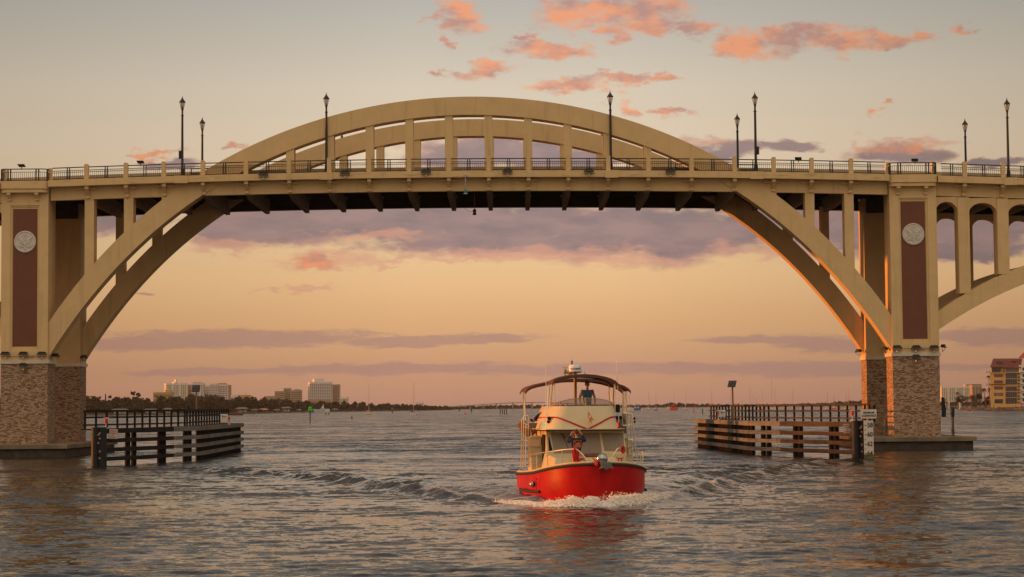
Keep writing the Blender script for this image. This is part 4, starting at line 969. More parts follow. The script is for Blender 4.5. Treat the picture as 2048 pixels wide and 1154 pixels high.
MB().tube([fsurf(*q) for q in ((1092,840),(1096,837),(1101,835),(1107,834.5),(1114,835),(1122,837.5),(1135,842.5),(1148,848),(1160,853),(1170,857),(1173,857.5),(1177,856.5),(1188,851),(1200,845),(1212,838.5),(1220,835),(1228,833.5),(1233,834))], .032, 6).build('red_stripe', BM['stripe'], boat)
# tinted screen with posts
lo = fplan(1.0, yc+.08); hi = fplan(1.06, yc+.32); c_ = (tl+tr)/2; h_ = (tr-tl)/2
sv = []; 
for i in range(1, len(lo)-1):
    f_ = 1-min(1, abs((lo[i][0]-c_)/h_))**2.2; hgt = (.10+.20*f_)
    sv.append(((lo[i][0], lo[i][1], zf1), (hi[i][0], hi[i][1], zf1+hgt)))
mb = MB(); n = len(sv); mb.add([p for s_ in sv for p in s_], [(2*i, 2*i+2, 2*i+3, 2*i+1) for i in range(n-1)]); scn = mb.build('tinted_screen', BM['tint'], boat, smooth=True)
mb = MB(); mb.tube([s_[1] for s_ in sv], .014, 5)
for i in (3, 7, 12, 17, 21): mb.tube([sv[i][0], sv[i][1]], .03 if i in (7, 12, 17) else .014, 5)
mb.build('screen_frame', BM['mast'], scn)
c = Lp(1187, 812, 5.3); MB().box(c.x-1.0, c.x+1.0, 5.2, 5.6, zf1-.25, zf1+.05).box(c.x-.25, c.x-.1, 5.2, 5.3, zf1+.05, zf1+.16).build('helm_console', BM['dark'], boat)
# mast, radar, antennas
ym = 6.6
a = Lp(1150.5, 815, ym); b = Lp(1150.5, 746, ym); MB().tube([a, b], .065, 10).build('mast', BM['mast'], boat, smooth=True)
c = Lp(1150, 736.5, ym); s_ = ym and 4000/78.
rd = MB(); rd.lathe((c.x, c.y, c.z), [(.20,-.15),(.27,-.13),(.275,-.09),(.255,.05),(.22,.125),(.12,.15),(.03,.155)], 24); rad = rd.build('radar_dome', BM['white'], boat, smooth=True)
t = MB(); vs, fs = text_geo('GARMIN', .115, .004)
def wrap(x, z, r_): th = x/r_; return (c.x+r_*math.sin(th), c.y-r_*math.cos(th), c.z+z)
t.add([wrap(x*1.05, y-.03, .272-.0*z) for x, y, z in vs], fs); t.build('lettering', BM['dark'], rad)
MB().prism([(c.x+.165, c.z+.045), (c.x+.205, c.z+.045), (c.x+.185, c.z+.085)], c.y-.215, c.y-.20).build('blue_mark', mat('blue_mark', (.02, .15, .4), .5), rad)
MB().lathe((c.x, c.y, c.z-.19), [(.24,0),(.26,.03)], 20).tube([(c.x, c.y, c.z-.4), (c.x, c.y, c.z-.15)], .06, 8).ball((c.x-.2, c.y, c.z-.18), .13, .13, .07).build('radar_bracket', BM['mast'], boat)
a = Lp(1144, 730, ym); MB().tube([(a.x, a.y, a.z-.05), (a.x, a.y, a.z+.07)], .035, 8).ball((a.x, a.y, a.z+.12), .04).tube([(a.x, a.y, a.z+.1), (a.x, a.y, a.z+.19)], .012, 5).build('anchor_light', BM['dark'], boat)
a = Lp(1130, 745, ym); MB().lathe((a.x, a.y, a.z-.12), [(.03,0),(.03,.07),(.08,.11),(.085,.2),(.04,.26),(.02,.3)], 10).box(a.x-.07, a.x+.07, a.y-.01, a.y+.01, a.z+.2, a.z+.215).ball((a.x-.07, a.y, a.z+.2), .022).ball((a.x+.07, a.y, a.z+.2), .022).build('wind_sensor', BM['mast'], boat, smooth=True)
a = Lp(1170.5, 750, ym); MB().lathe((a.x, a.y, a.z-.1), [(.035,0),(.04,.05),(.04,.25),(.02,.3)], 10).build('gps_antenna', BM['white'], boat, smooth=True)
for (q0, q1, y_) in (((1092.5, 835), (1092, 727), 5.4), ((1237.5, 845), (1233.5, 722), 5.4)):
    MB().tube([Lp(*q0, y_), Lp(*q1, y_)], .020, 5, .010).build('whip_antenna', BM['white'], boat)
# canvas tops
def canopy(prof, y0, y1, name, rise=.10):
    pts = [Lp(x, y, (y0+y1)/2) for x, y in prof]; ys_ = np.linspace(y0, y1, 6); mb = MB(); k = len(pts); vs = []
    for j, y in enumerate(ys_):
        e = rise*math.sin(math.pi*j/5)
        for p in pts: vs.append((p.x, y, p.z+e*.5-.02))
    top = len(vs); vs += [(x, y, z-.035) for x, y, z in vs]
    f_ = [(j*k+i, j*k+i+1, (j+1)*k+i+1, (j+1)*k+i) for j in range(5) for i in range(k-1)]
    f_ += [(top+j*k+i, top+(j+1)*k+i, top+(j+1)*k+i+1, top+j*k+i+1) for j in range(5) for i in range(k-1)]
    f_ += [(i, top+i, top+i+1, i+1) for i in range(k-1)]+[(5*k+i, 5*k+i+1, top+5*k+i+1, top+5*k+i) for i in range(k-1)]
    f_ += [(j*k, (j+1)*k, top+(j+1)*k, top+j*k) for j in range(5)]+[(j*k+k-1, top+j*k+k-1, top+(j+1)*k+k-1, (j+1)*k+k-1) for j in range(5)]
    mb.add(vs, f_); o = mb.build(name, BM['canvas'], boat, smooth=True)
    fr = MB()
    for y in (y0+.03, (y0+y1)/2, y1-.03): fr.tube([(p.x, y, p.z-.07+(.04 if y0+.1 < y < y1-.1 else 0)) for p in pts], .022, 6)
    fr.build('canopy_frame', BM['canvas'], o)
    for y in (y0, y1): vl = MB(); vl.add([(p.x, y-.008, p.z-.0) for p in pts]+[(p.x, y-.008, p.z-.11) for p in pts]+[(p.x, y+.008, p.z-.0) for p in pts]+[(p.x, y+.008, p.z-.11) for p in pts],
        [(i, i+1, k+i+1, k+i) for i in range(k-1)]+[(2*k+i, 3*k+i, 3*k+i+1, 2*k+i+1) for i in range(k-1)]); vl.build('valance', BM['canvas'], o)
canopy([(1100,767),(1103,761),(1110,757.5),(1120,754.5),(1135,751.5),(1150,750),(1170,749.5),(1190,751),(1205,754),(1216,757.5),(1225,762),(1231,768)], 4.9, 6.5, 'front_canopy')
canopy([(1045.5,784),(1049,778),(1056,773.5),(1070,769.5),(1085,766.5),(1100,763),(1120,760),(1140,758.5),(1165,758),(1190,759.5),(1210,763),(1228,768),(1240,772),(1248,777),(1253,782)], 7.4, 9.6, 'rear_canopy')
mb = MB()
for (a, b, ya, yb) in (((1109,766),(1109.5,836),5.0,4.9), ((1105,768),(1100,822),5.3,5.8), ((1097,768),(1101,822),6.3,6.0), ((1096,770),(1095,822),6.5,6.0), ((1230,767),(1229.5,834),5.0,4.9), ((1228,770),(1226,812),5.3,6.0), ((1217,768),(1225,806),6.4,6.0), ((1218,768),(1219,800),6.5,6.2),
        ((1046,784),(1048,832),7.5,7.5), ((1049,784),(1051,845),8.4,8.0), ((1046,784),(1052,838),9.4,9.0), ((1246,782),(1245,828),7.5,7.5), ((1252,782),(1249,828),8.4,8.0), ((1249,781),(1247,826),9.4,9.0), ((1253,782),(1253.5,828),9.5,9.5)):
    MB().tube([Lp(*a, ya), Lp(*b, yb)], .023, 6).build('canopy_pole', BM['steel'], boat, smooth=True)
# nav lights, horn, searchlight
c = fsurf(1093, 851); MB().box(c.x-.05, c.x+.05, c.y-.10, c.y+.02, c.z-.07, c.z+.07).build('navigation_light', emis('green_nav', (.0, .8, .5), .7, (.0, .3, .2)), boat)
c = fsurf(1239, 850); MB().box(c.x-.035, c.x+.05, c.y-.12, c.y+.02, c.z-.08, c.z+.08).build('navigation_light', emis('red_nav', (1, .02, .01), 1.2, (.5, .01, .01)), boat)
c = fsurf(1101, 839); MB().ball((c.x-.02, c.y-.12, c.z+.04), .075, n=10).ball((c.x-.06, c.y-.14, c.z-.08), .06, n=10).tube([(c.x-.05, c.y-.08, c.z-.15), c], .03, 5).build('searchlight', BM['dark'], boat, smooth=True)
# bow rails
def lp_(L, y0, y1): n = len(L); return [Lp(x, y, y0+(y1-y0)*i/(n-1)) for i, (x, y) in enumerate(L)]
mb = MB()
def onsheer(px, py, side):              # rail point above the sheer line
    best = None
    for y in np.linspace(.15, 7, 120):
        p = Lp(px, py, y); h = sheer(y)[0]*.95*side
        if best is None or abs(p.x-h) < best[0]: best = (abs(p.x-h), p)
    return best[1]
lr = [(1062,934),(1061.5,915),(1063,910),(1074,907),(1093,904),(1110,902),(1124,900),(1140,898.5),(1152,898),(1158,902),(1165,909),(1172,917),(1178,924)]
rr = [(1221,922),(1228,909),(1234,898.5),(1238,896),(1254,896.5),(1268,898.5),(1280,901),(1285,904),(1286,908),(1285.5,924)]
for L_, sd in ((lr, -1), (rr, 1)): mb.tube([onsheer(x, y, sd) for x, y in L_], .022, 6)
mb.build('bow_rail', BM['steel'], boat, smooth=True)
for (a, b, sd) in (((1073,906.5),(1072.5,932),-1), ((1124,900),(1120.5,926),-1), ((1095,904),(1094,930),-1), ((1262,898),(1265,923),1), ((1281,901),(1281,924),1), ((1275,900),(1276,924),1)):
    p, q = onsheer(*a, sd), onsheer(*b, sd); q = Vector((p.x, p.y, sheer(p.y)[1])); MB().tube([p, q], .018, 6).build('stanchion', BM['steel'], boat, smooth=True)
# bow fittings
c = Lp(1204, 917, .0); MB().ball((c.x-.02, -.15, c.z), .21, .19, .19, 18, 12).build('bow_dome', BM['chrome'], boat, smooth=True)
mb = MB(); mb.prism([(c.x-.12, c.z-.10), (c.x+.26, c.z-.12), (c.x+.38, c.z-.37), (c.x+.22, c.z-.33), (c.x+.12, c.z-.40), (c.x+.02, c.z-.34), (c.x-.16, c.z-.36), (c.x-.06, c.z-.28)], -.30, -.16)
mb.tube([(c.x+.05, .5, 1.52), (c.x+.06, -.2, 1.42)], .05, 6).build('anchor', BM['anchor'], boat, bevel=.02)
MB().ball((-.12, -.1, 1.42), .10, .12, .10, 8, 6).tube([(-.1,-.1,1.4), (-.2,-.05,1.55), (-.25,.1,1.62)], .03, 5).build('anchor_chain', BM['stripe'], boat)
# rope coils hung on the rails
random.seed(11)
def coil(cx, cz, y, w, h, n_, lb, m='rope'):
    mb = MB()
    for i in range(n_):
        ww = w*random.uniform(.4, 1); hh = h*random.uniform(.6, 1); ox = random.uniform(-w, w)*.35; oy = random.uniform(-.06, .06); top = cz+random.uniform(-.02, .03)
        mb.tube([(cx+ox+ww*.5*math.sin(t), y+oy+.04*math.cos(t), top-hh/2+hh/2*math.cos(t)) for t in np.linspace(0, 2*math.pi, 15)], .017, 5, cap=False)
    o = mb.build('rope_coil', BM[m], None, org=(cx, y, cz-h), smooth=True); 
    o.matrix_world = mb_ @ Matrix.Translation(Vector((cx, y, cz-h))); tag(o, lb, 'rope', 'rope coils on the bow rail'); return o
p = onsheer(1151, 898, -1); coil(p.x+.0, p.z+.03, p.y-.03, .17, .50, 22, 'long red rope coil hanging on the bow rail before the photographer')
p = onsheer(1246, 896, 1); coil(p.x, p.z+.05, p.y-.03, .14, .24, 9, 'small red rope bunch knotted on the right bow rail')
c = Lp(1240, 918, 1.3); mb = MB(); mb.tube([(c.x-.13, 1.3, c.z+.05), (c.x-.06, 1.3, c.z+.02), (c.x+.06, 1.3, c.z+.02), (c.x+.13, 1.3, c.z+.05)], .022, 6).tube([(c.x-.05, 1.3, c.z+.02), (c.x-.06, 1.3, c.z-.12)], .025, 6).tube([(c.x+.05, 1.3, c.z+.02), (c.x+.06, 1.3, c.z-.12)], .025, 6)
mb.build('cleat', BM['stripe'], boat)
c = Lp(1156, 921, 1.3); mb = MB()
for i in range(7): mb.tube([(c.x+random.uniform(-.15,.1), 1.25, c.z-.06), (c.x+random.uniform(-.1,.15), 1.3, c.z+.05), (c.x+random.uniform(.1,.3), 1.3, c.z+random.uniform(-.03,.1))], .016, 5)
mb.build('deck_line', BM['rope'], boat)
c = Lp(1258, 912, 4.2); MB().lathe((c.x-.1, 3.6, sheer(3.6)[1]), [(.12,0),(.12,.30),(.10,.33)], 12).build('deck_vent', BM['cream'], boat)
# side steps, both sides
def steps(pxa, pxb, pytop, yl, side):
    a = Lp(pxa, pytop, yl); b = Lp(pxb, pytop, yl); zb_ = .97; mb = MB(); n = 4; h = (a.z-zb_)/n
    for i in range(n):
        mb.box(a.x, b.x, yl+.22*i, yl+1.3, zb_+h*i, zb_+h*(i+1)-.035); mb.box(a.x-.01, b.x+.01, yl+.22*i-.05, yl+1.32, zb_+h*(i+1)-.034, zb_+h*(i+1))
    mb.build('side_steps', BM['cream'], boat)
steps(1063, 1086, 874, 5.0, -1); steps(1252, 1266, 876, 5.2, 1)
a = Lp(1063, 872, 6.4); b = Lp(1091, 872, 6.4); MB().box(a.x, b.x, 6.2, 7.6, 2.0, a.z).build('side_locker', BM['cream'], boat)
# boarding gates / ladder rails
mb = MB()
for L_, y_ in (([(1041,934),(1043.5,880),(1043.2,840),(1045,836.5),(1048,836)], 5.6), ([(1045.5,934),(1047.5,880),(1047.5,832),(1049,831),(1055,831.5),(1056.3,834),(1056.5,880),(1057.5,934)], 5.4), ([(1050,934),(1051.5,880),(1051.5,846)], 5.8), ([(1059,930),(1059.6,880),(1058,878)], 5.3), ([(1042,877.5),(1048,881),(1056,882)], 5.45), ([(1048,854),(1055.5,856)], 5.4), ([(1048,846),(1051,849),(1055.5,851)], 5.4)):
    mb.tube([Lp(x, y, y_) for x, y in L_], .022, 6)
mb.build('boarding_rail', BM['steel'], boat, smooth=True)
mb = MB()
for L_, y_ in (([(1245,850),(1245.3,827),(1247,826),(1262,827),(1264.5,829),(1268,870),(1272,915)], 5.8), ([(1254,870),(1254.5,829)], 5.9), ([(1262,880),(1261.5,829)], 5.9), ([(1258,925),(1255,872),(1254,850)], 5.6), ([(1266,925),(1262.5,880)], 5.6), ([(1246,851),(1264,850)], 5.9), ([(1255,879),(1266,879)], 5.7)):
    mb.tube([Lp(x, y, y_) for x, y in L_], .022, 6)
mb.build('boarding_rail', BM['steel'], boat, smooth=True)
mb = MB(); c = Lp(1268.5, 837, 6.0); mb.ball(c, .055).ball(c-Vector((0,0,.13)), .055); mb.build('deck_speaker', BM['dark'], boat)
# covers, table, boxes on the upper deck
a = Lp(1042, 842, 6.3); b = Lp(1058, 874, 6.3); mb = MB(); m_ = (a+b)/2; mb.tube([a, a*.8+m_*.2+Vector((-.02,0,0)), m_, b*.8+a*.2, b], [.05, .17, .19, .13, .05], 10); mb.build('rolled_cover', BM['brown'], boat, smooth=True)
q = [Lp(x, y, 7.4) for x, y in ((1057,846),(1092,846),(1092,857),(1080,860),(1065,872))]; mb = MB(); n = 5
mb.add([tuple(p) for p in q]+[(p.x, p.y+.5, p.z+.0) for p in q], [tuple(range(5)), tuple(range(9,4,-1))]+[(i, i+5, (i+1)%5+5, (i+1)%5) for i in range(5)]); mb.build('side_curtain', BM['greyc'], boat)
a = Lp(1237, 862, 6.6); b = Lp(1252, 839, 6.6); MB().box(a.x-.15, b.x, 6.5, 7.4, a.z-.1, b.z).build('deck_box', BM['greyc'], boat, bevel=.03)
a = Lp(1233, 839, 6.6); b = Lp(1248, 832, 6.6); MB().box(a.x, b.x, 6.6, 7.2, a.z, b.z).build('seat_cushion', BM['dark'], boat, bevel=.05)
c = Lp(1248, 834, 6.5); MB().ball(c, .085, .05, .15).build('round_headrest', BM['wood'], boat, smooth=True)
# pennant
a = Lp(1175.5, 858, yc-.45); b = Lp(1175.3, 818, yc-.45)
r = empty('pennant', mb_ @ a, 'orange swallow-tailed pennant on a thin staff in front of the flybridge', 'flag', rz=PHI); ORG[r.name] = a
MB().tube([a, b], .017, 6).build('staff', BM['steel'], r)
q = [Lp(x, y, yc-.45) for x, y in ((1176,823),(1180,828),(1187.5,840.5),(1182,840.5),(1184.5,847),(1179,843),(1178,836),(1176,835))]
n = len(q); MB().add([tuple(p-Vector((0,.012,0))) for p in q]+[tuple(p+Vector((0,.012,0))) for p in q], [tuple(range(n)), tuple(range(2*n-1,n-1,-1))]+[(i, i+n, (i+1)%n+n, (i+1)%n) for i in range(n)]).build('flag_cloth', BM['orange'], r)
q = [Lp(x, y, yc-.465) for x, y in ((1177.5,828),(1181,832.5),(1181.5,836.5),(1178,834.5))]
MB().add([tuple(p) for p in q]+[tuple(p+Vector((0,.01,0))) for p in q], [(0,1,2,3),(7,6,5,4)]).build('white_emblem', BM['white'], r)

# ---------------------------------------------------------------- people
def skin_geo(verts, edges, radii, sub=2):
    me = bpy.data.meshes.new('sk'); me.from_pydata(verts, edges, []); ob = bpy.data.objects.new('sk', me); COL.objects.link(ob)
    sm = ob.modifiers.new('s', 'SKIN'); sm.use_smooth_shade = True
    for i, r_ in enumerate(radii):
        sv_ = me.skin_vertices[0].data[i]; sv_.radius = r_ if isinstance(r_, tuple) else (r_, r_); sv_.use_root = (i == 0)
    ss = ob.modifiers.new('u', 'SUBSURF'); ss.levels = sub; ss.render_levels = sub
    dg = bpy.context.evaluated_depsgraph_get(); m2 = bpy.data.meshes.new_from_object(ob.evaluated_get(dg))
    vs = [tuple(v_.co) for v_ in m2.vertices]; fs = [tuple(p_.vertices) for p_ in m2.polygons]
    bpy.data.objects.remove(ob); bpy.data.meshes.remove(me); bpy.data.meshes.remove(m2); return vs, fs
def person(base, lb, J, hairy, top, topm, bot, botm, rz=PHI, shoes='dark'):
    # J: joint positions in boat coordinates
    r = empty('person', mb_ @ Vector(base), lb, 'person', rz=rz); ORG[r.name] = Vector(base)
    names = ['pelvis','belly','chest','neck','head0']; V = [J[n_] for n_ in names]; E = [(0,1),(1,2),(2,3),(3,4)]; Rd = [(.15,.12),(.145,.11),(.17,.12),(.055,.055),(.05,.05)]
    def chain(root, pts, rs):
        i = root
        for p_, q_ in zip(pts, rs): V.append(p_); Rd.append(q_); E.append((i, len(V)-1)); i = len(V)-1
        return i
    hands = []
    for s_ in 'LR':
        i = chain(2, [J['sh'+s_], J['el'+s_], J['wr'+s_], J['ha'+s_]], [.065, .045, .030, .034])
        d = (Vector(J['ha'+s_])-Vector(J['wr'+s_])).normalized(); sd_ = d.cross(Vector((0,1,0)))
        sd_ = Vector((1,0,0)) if sd_.length < .1 else sd_.normalized()
        for f_ in range(4):
            b_ = Vector(J['ha'+s_])+sd_*(.026*(f_-1.5)/1.5)+d*.03; L_ = (.06,.07,.066,.052)[f_]
            hands.append(skin_geo([b_-d*.03, b_+d*L_*.5+Vector((0,.006,0)), b_+d*L_*.85+Vector((0,.03,0))], [(0,1),(1,2)], [.010,.009,.007], 1))
        b_ = Vector(J['wr'+s_])+d*.03; hands.append(skin_geo([b_, b_+sd_*.035+d*.03, b_+sd_*.045+d*.06], [(0,1),(1,2)], [.012,.010,.008], 1))
        i = chain(0, [J['hi'+s_], J['kn'+s_], J['an'+s_], J['to'+s_]], [.09, .06, .04, .03])
    vs, fs = skin_geo([tuple(v_) for v_ in V], E, Rd); mb = MB().add(vs, fs)
    for hv_, hf_ in hands: mb.add(hv_, hf_)
    h = Vector(J['head']); f_ = Vector(J['face']).normalized(); sx = f_.cross(Vector((0,0,1))).normalized()
    mb.ball(h, .078, .092, .118, 16, 12); mb.ball(h-Vector((0,0,.06))+f_*.02, .058, .07, .07, 12, 8)
    mb.ball(h+f_*.095-Vector((0,0,.02)), .014, .018, .024, 8, 6); mb.ball(h+f_*.088-Vector((0,0,.06)), .024, .012, .009, 8, 5)
    for s_ in (-1, 1):
        mb.ball(h+sx*s_*.082-Vector((0,0,.01)), .014, .02, .032, 8, 6); mb.ball(h+f_*.082+sx*s_*.03+Vector((0,0,.012)), .013, .012, .008, 8, 5)
    body = mb.build('body', BM['skin'], r, smooth=True)
    hr = MB(); hr.ball(h-f_*.018+Vector((0,0,.03)), .088, .098, .105, 14, 10, .03 if hairy else 0); hr.build('hair', BM['hair'], r, smooth=True)
    def cloth(keys, E_, rs, name, m_):
        vs_, fs_ = skin_geo([tuple(J[k_]) if isinstance(k_, str) else tuple(k_) for k_ in keys], E_, rs); return MB().add(vs_, fs_).build(name, BM[m_], r, smooth=True)
    mid = lambda a_, b_, t_: Vector(J[a_])*(1-t_)+Vector(J[b_])*t_
    al = 1.0 if top == 'hoodie' else .45
    cl_ = cloth([mid('pelvis','belly',.2), 'belly', 'chest', mid('chest','neck',.75), 'shL', mid('shL','elL',al) , 'shR', mid('shR','elR',al)]+([mid('elL','wrL',.85), mid('elR','wrR',.85)] if top == 'hoodie' else []),
        [(0,1),(1,2),(2,3),(2,4),(4,5),(2,6),(6,7)]+([(5,8),(7,9)] if top == 'hoodie' else []), [(.175,.14),(.17,.135),(.195,.145),.075,.09,.068,.09,.068]+([.05,.05] if top == 'hoodie' else []), top, topm)
    bl_ = 1.0 if bot == 'trousers' else .62
    cloth([mid('pelvis','belly',.15), 'pelvis', 'hiL', mid('hiL','knL',bl_), 'hiR', mid('hiR','knR',bl_)]+([mid('knL','anL',.9), mid('knR','anR',.9)] if bot == 'trousers' else []),
        [(0,1),(1,2),(2,3),(1,4),(4,5)]+([(3,6),(5,7)] if bot == 'trousers' else []), [(.17,.14),(.175,.145),.11,.10,.11,.10]+([.06,.06] if bot == 'trousers' else []), bot, botm)
    for s_ in 'LR': MB().ball(Vector(J['to'+s_])*.6+Vector(J['an'+s_])*.4-Vector((0,0,.02)), .055, .11, .045).build('shoe', BM[shoes], r, smooth=True)
    return r, cl_
V3 = Vector
# helmsman behind the flybridge screen
hp = Lp(1174.5, 768, 6.0); x, y, zh = hp.x, 6.0, hp.z-.01
J = dict(head=(x, y, zh), face=V3((0,-1,0)), head0=(x, y, zh-.08), neck=(x, y, zh-.19), chest=(x, y+.02, zh-.40), belly=(x, y+.02, zh-.66), pelvis=(x, y+.03, zh-.86),
  shL=(x-.20, y, zh-.27), elL=(x-.31, y-.03, zh-.55), wrL=(x-.30, y-.22, zh-.76), haL=(x-.28, y-.29, zh-.82), shR=(x+.20, y, zh-.27), elR=(x+.29, y-.03, zh-.55), wrR=(x+.26, y-.20, zh-.78), haR=(x+.23, y-.28, zh-.84),
  hiL=(x-.10, y+.03, zh-.95), knL=(x-.11, y, zh-1.30), anL=(x-.11, y+.04, zh-1.66), toL=(x-.13, y-.10, zh-1.70), hiR=(x+.10, y+.03, zh-.95), knR=(x+.11, y, zh-1.30), anR=(x+.11, y+.04, zh-1.66), toR=(x+.13, y-.10, zh-1.70))
pr, sh_ = person((x, y, zh-1.72), 'man in blue grey T-shirt standing at the flybridge helm, facing forward', J, 0, 't_shirt', 'tee', 'shorts', 'blue')
t = MB(); t.tube([(x+.11*math.cos(a_), y-.155, zh-.42+.045*math.sin(a_)) for a_ in np.linspace(0, math.pi, 9)], .006, 4); t.box(x-.10, x+.10, y-.165, y-.155, zh-.46, zh-.45); t.prism([(x-.15,zh-.43),(x-.09,zh-.46),(x-.10,zh-.48),(x-.16,zh-.45)], y-.165, y-.15); t.prism([(x+.15,zh-.43),(x+.09,zh-.46),(x+.10,zh-.48),(x+.16,zh-.45)], y-.165, y-.15)
t.build('chest_print', BM['dark'], sh_)
# photographer on the foredeck, seen from behind
hp = Lp(1153, 864.5, 1.75); x, y, zh = hp.x, 1.75, hp.z-.02; zd = sheer(1.75)[1]+.02
J = dict(head=(x, y+.03, zh), face=V3((.05,1,.1)), head0=(x, y+.02, zh-.08), neck=(x, y, zh-.17), chest=(x, y, zh-.37), belly=(x, y-.01, zh-.60), pelvis=(x, y, zh-.78),
  shL=(x-.19, y, zh-.24), elL=(x-.31, y+.08, zh-.33), wrL=(x-.17, y+.24, zh-.06), haL=(x-.12, y+.28, zh+.0), shR=(x+.19, y, zh-.24), elR=(x+.33, y+.10, zh-.30), wrR=(x+.20, y+.20, zh-.04), haR=(x+.165, y+.20, zh+.03),
  hiL=(x-.10, y, zh-.86), knL=(x-.11, y+.02, (zh+zd)/2-.46), anL=(x-.12, y-.02, zd+.08), toL=(x-.13, y+.10, zd+.04), hiR=(x+.10, y, zh-.86), knR=(x+.12, y+.02, (zh+zd)/2-.46), anR=(x+.13, y-.02, zd+.08), toR=(x+.14, y+.10, zd+.04))
pr, sh_ = person((x, y, zd), 'person in navy hoodie and grey shorts on the foredeck, back turned, hands raised', J, 1, 'hoodie', 'navy', 'shorts', 'grey')
yb = y-.155; cz = zh-.41
MB().box(x-.145, x+.145, yb-.016, yb-.001, cz-.145, cz+.145).build('back_print', mat('print_black', (.02, .012, .012), .8), sh_)
oc = mat('print_orange', (.50, .10, .025), .8)
t = MB(); q = .145
for a_, b_, c_2, d_ in ((-q, q, q-.018, q), (-q, q, -q, -q+.018), (-q, -q+.018, -q+.018, q-.018), (q-.018, q, -q+.018, q-.018)): t.box(x+a_, x+b_, yb-.022, yb-.0165, cz+c_2, cz+d_)
t.prism([(x-.12, cz-.10), (x+.12, cz-.10), (x+.11, cz+.03), (x+.04, cz+.09), (x+.0, cz+.05), (x-.05, cz+.05), (x-.10, cz-.02)], yb-.021, yb-.0165); disc(t, (x-.085, cz+.085), .028, yb-.022, yb-.0165, 12); t.build('print_sunset', oc, sh_)
MB().prism([(x-.12, cz-.11), (x+.12, cz-.11), (x+.10, cz-.085), (x+.05, cz-.085), (x, cz-.045), (x-.05, cz-.08), (x-.10, cz-.085)], yb-.028, yb-.0215).build('print_waves', mat('print_blue', (.02, .20, .32), .8), sh_)
# seated person with legs stretched on the upper deck, and the chair
hx = Lp(1099, 843, 8.0); kn = Lp(1085, 823, 8.0); ft = Lp(1062, 842, 8.0)
x, y, z = hx.x, 8.0, hx.z
J = dict(pelvis=(x, y, z), belly=(x+.12, y, z+.15), chest=(x+.28, y, z+.30), neck=(x+.42, y, z+.42), head0=(x+.48, y, z+.48), head=(x+.52, y, z+.54), face=V3((-1,-.2,.1)),
  shL=(x+.34, y-.19, z+.34), elL=(x+.20, y-.24, z+.12), wrL=(x+.02, y-.16, z+.14), haL=(x-.05, y-.14, z+.15), shR=(x+.34, y+.19, z+.34), elR=(x+.20, y+.24, z+.12), wrR=(x+.02, y+.16, z+.14), haR=(x-.05, y+.14, z+.15),
  hiL=(x-.05, y-.09, z+.02), knL=(kn.x, y-.10, kn.z-.03), anL=(ft.x+.06, y-.10, ft.z+.02), toL=(ft.x-.04, y-.10, ft.z+.10), hiR=(x-.05, y+.09, z+.02), knR=(kn.x+.05, y+.12, kn.z-.08), anR=(ft.x+.12, y+.10, ft.z-.02), toR=(ft.x+.02, y+.10, ft.z+.06))
person((x, y, z-.45), 'person in dark blue trousers reclining in a brown chair, legs stretched out', J, 0, 't_shirt', 'blue', 'trousers', 'blue')
r = empty('folding_chair', mb_ @ Vector((x, y, z-.5)), 'brown canvas folding chair beside the flybridge under the seated person', 'chair', rz=PHI); ORG[r.name] = Vector((x, y, z-.5))
q = [Lp(*p, 7.65) for p in ((1079,824),(1096,823),(1094,845),(1086,845))]
MB().add([tuple(p) for p in q]+[(p.x, p.y+.03, p.z) for p in q], [(0,1,2,3)[::-1],(4,5,6,7),(0,1,5,4),(1,2,6,5),(2,3,7,6),(3,0,4,7)]).build('side_panel', BM['wood'], r)
MB().box(x-.2, x+.25, y-.25, y+.25, z-.17, z-.13).build('seat', BM['wood'], r)
for dx_, dy_ in ((-.2,-.25), (.25,-.25), (-.2,.25), (.25,.25)): MB().tube([(x+dx_, y+dy_, z-.15), (x-dx_*.9, y+dy_, z-.6)], .016, 5).build('leg', BM['steel'], r)
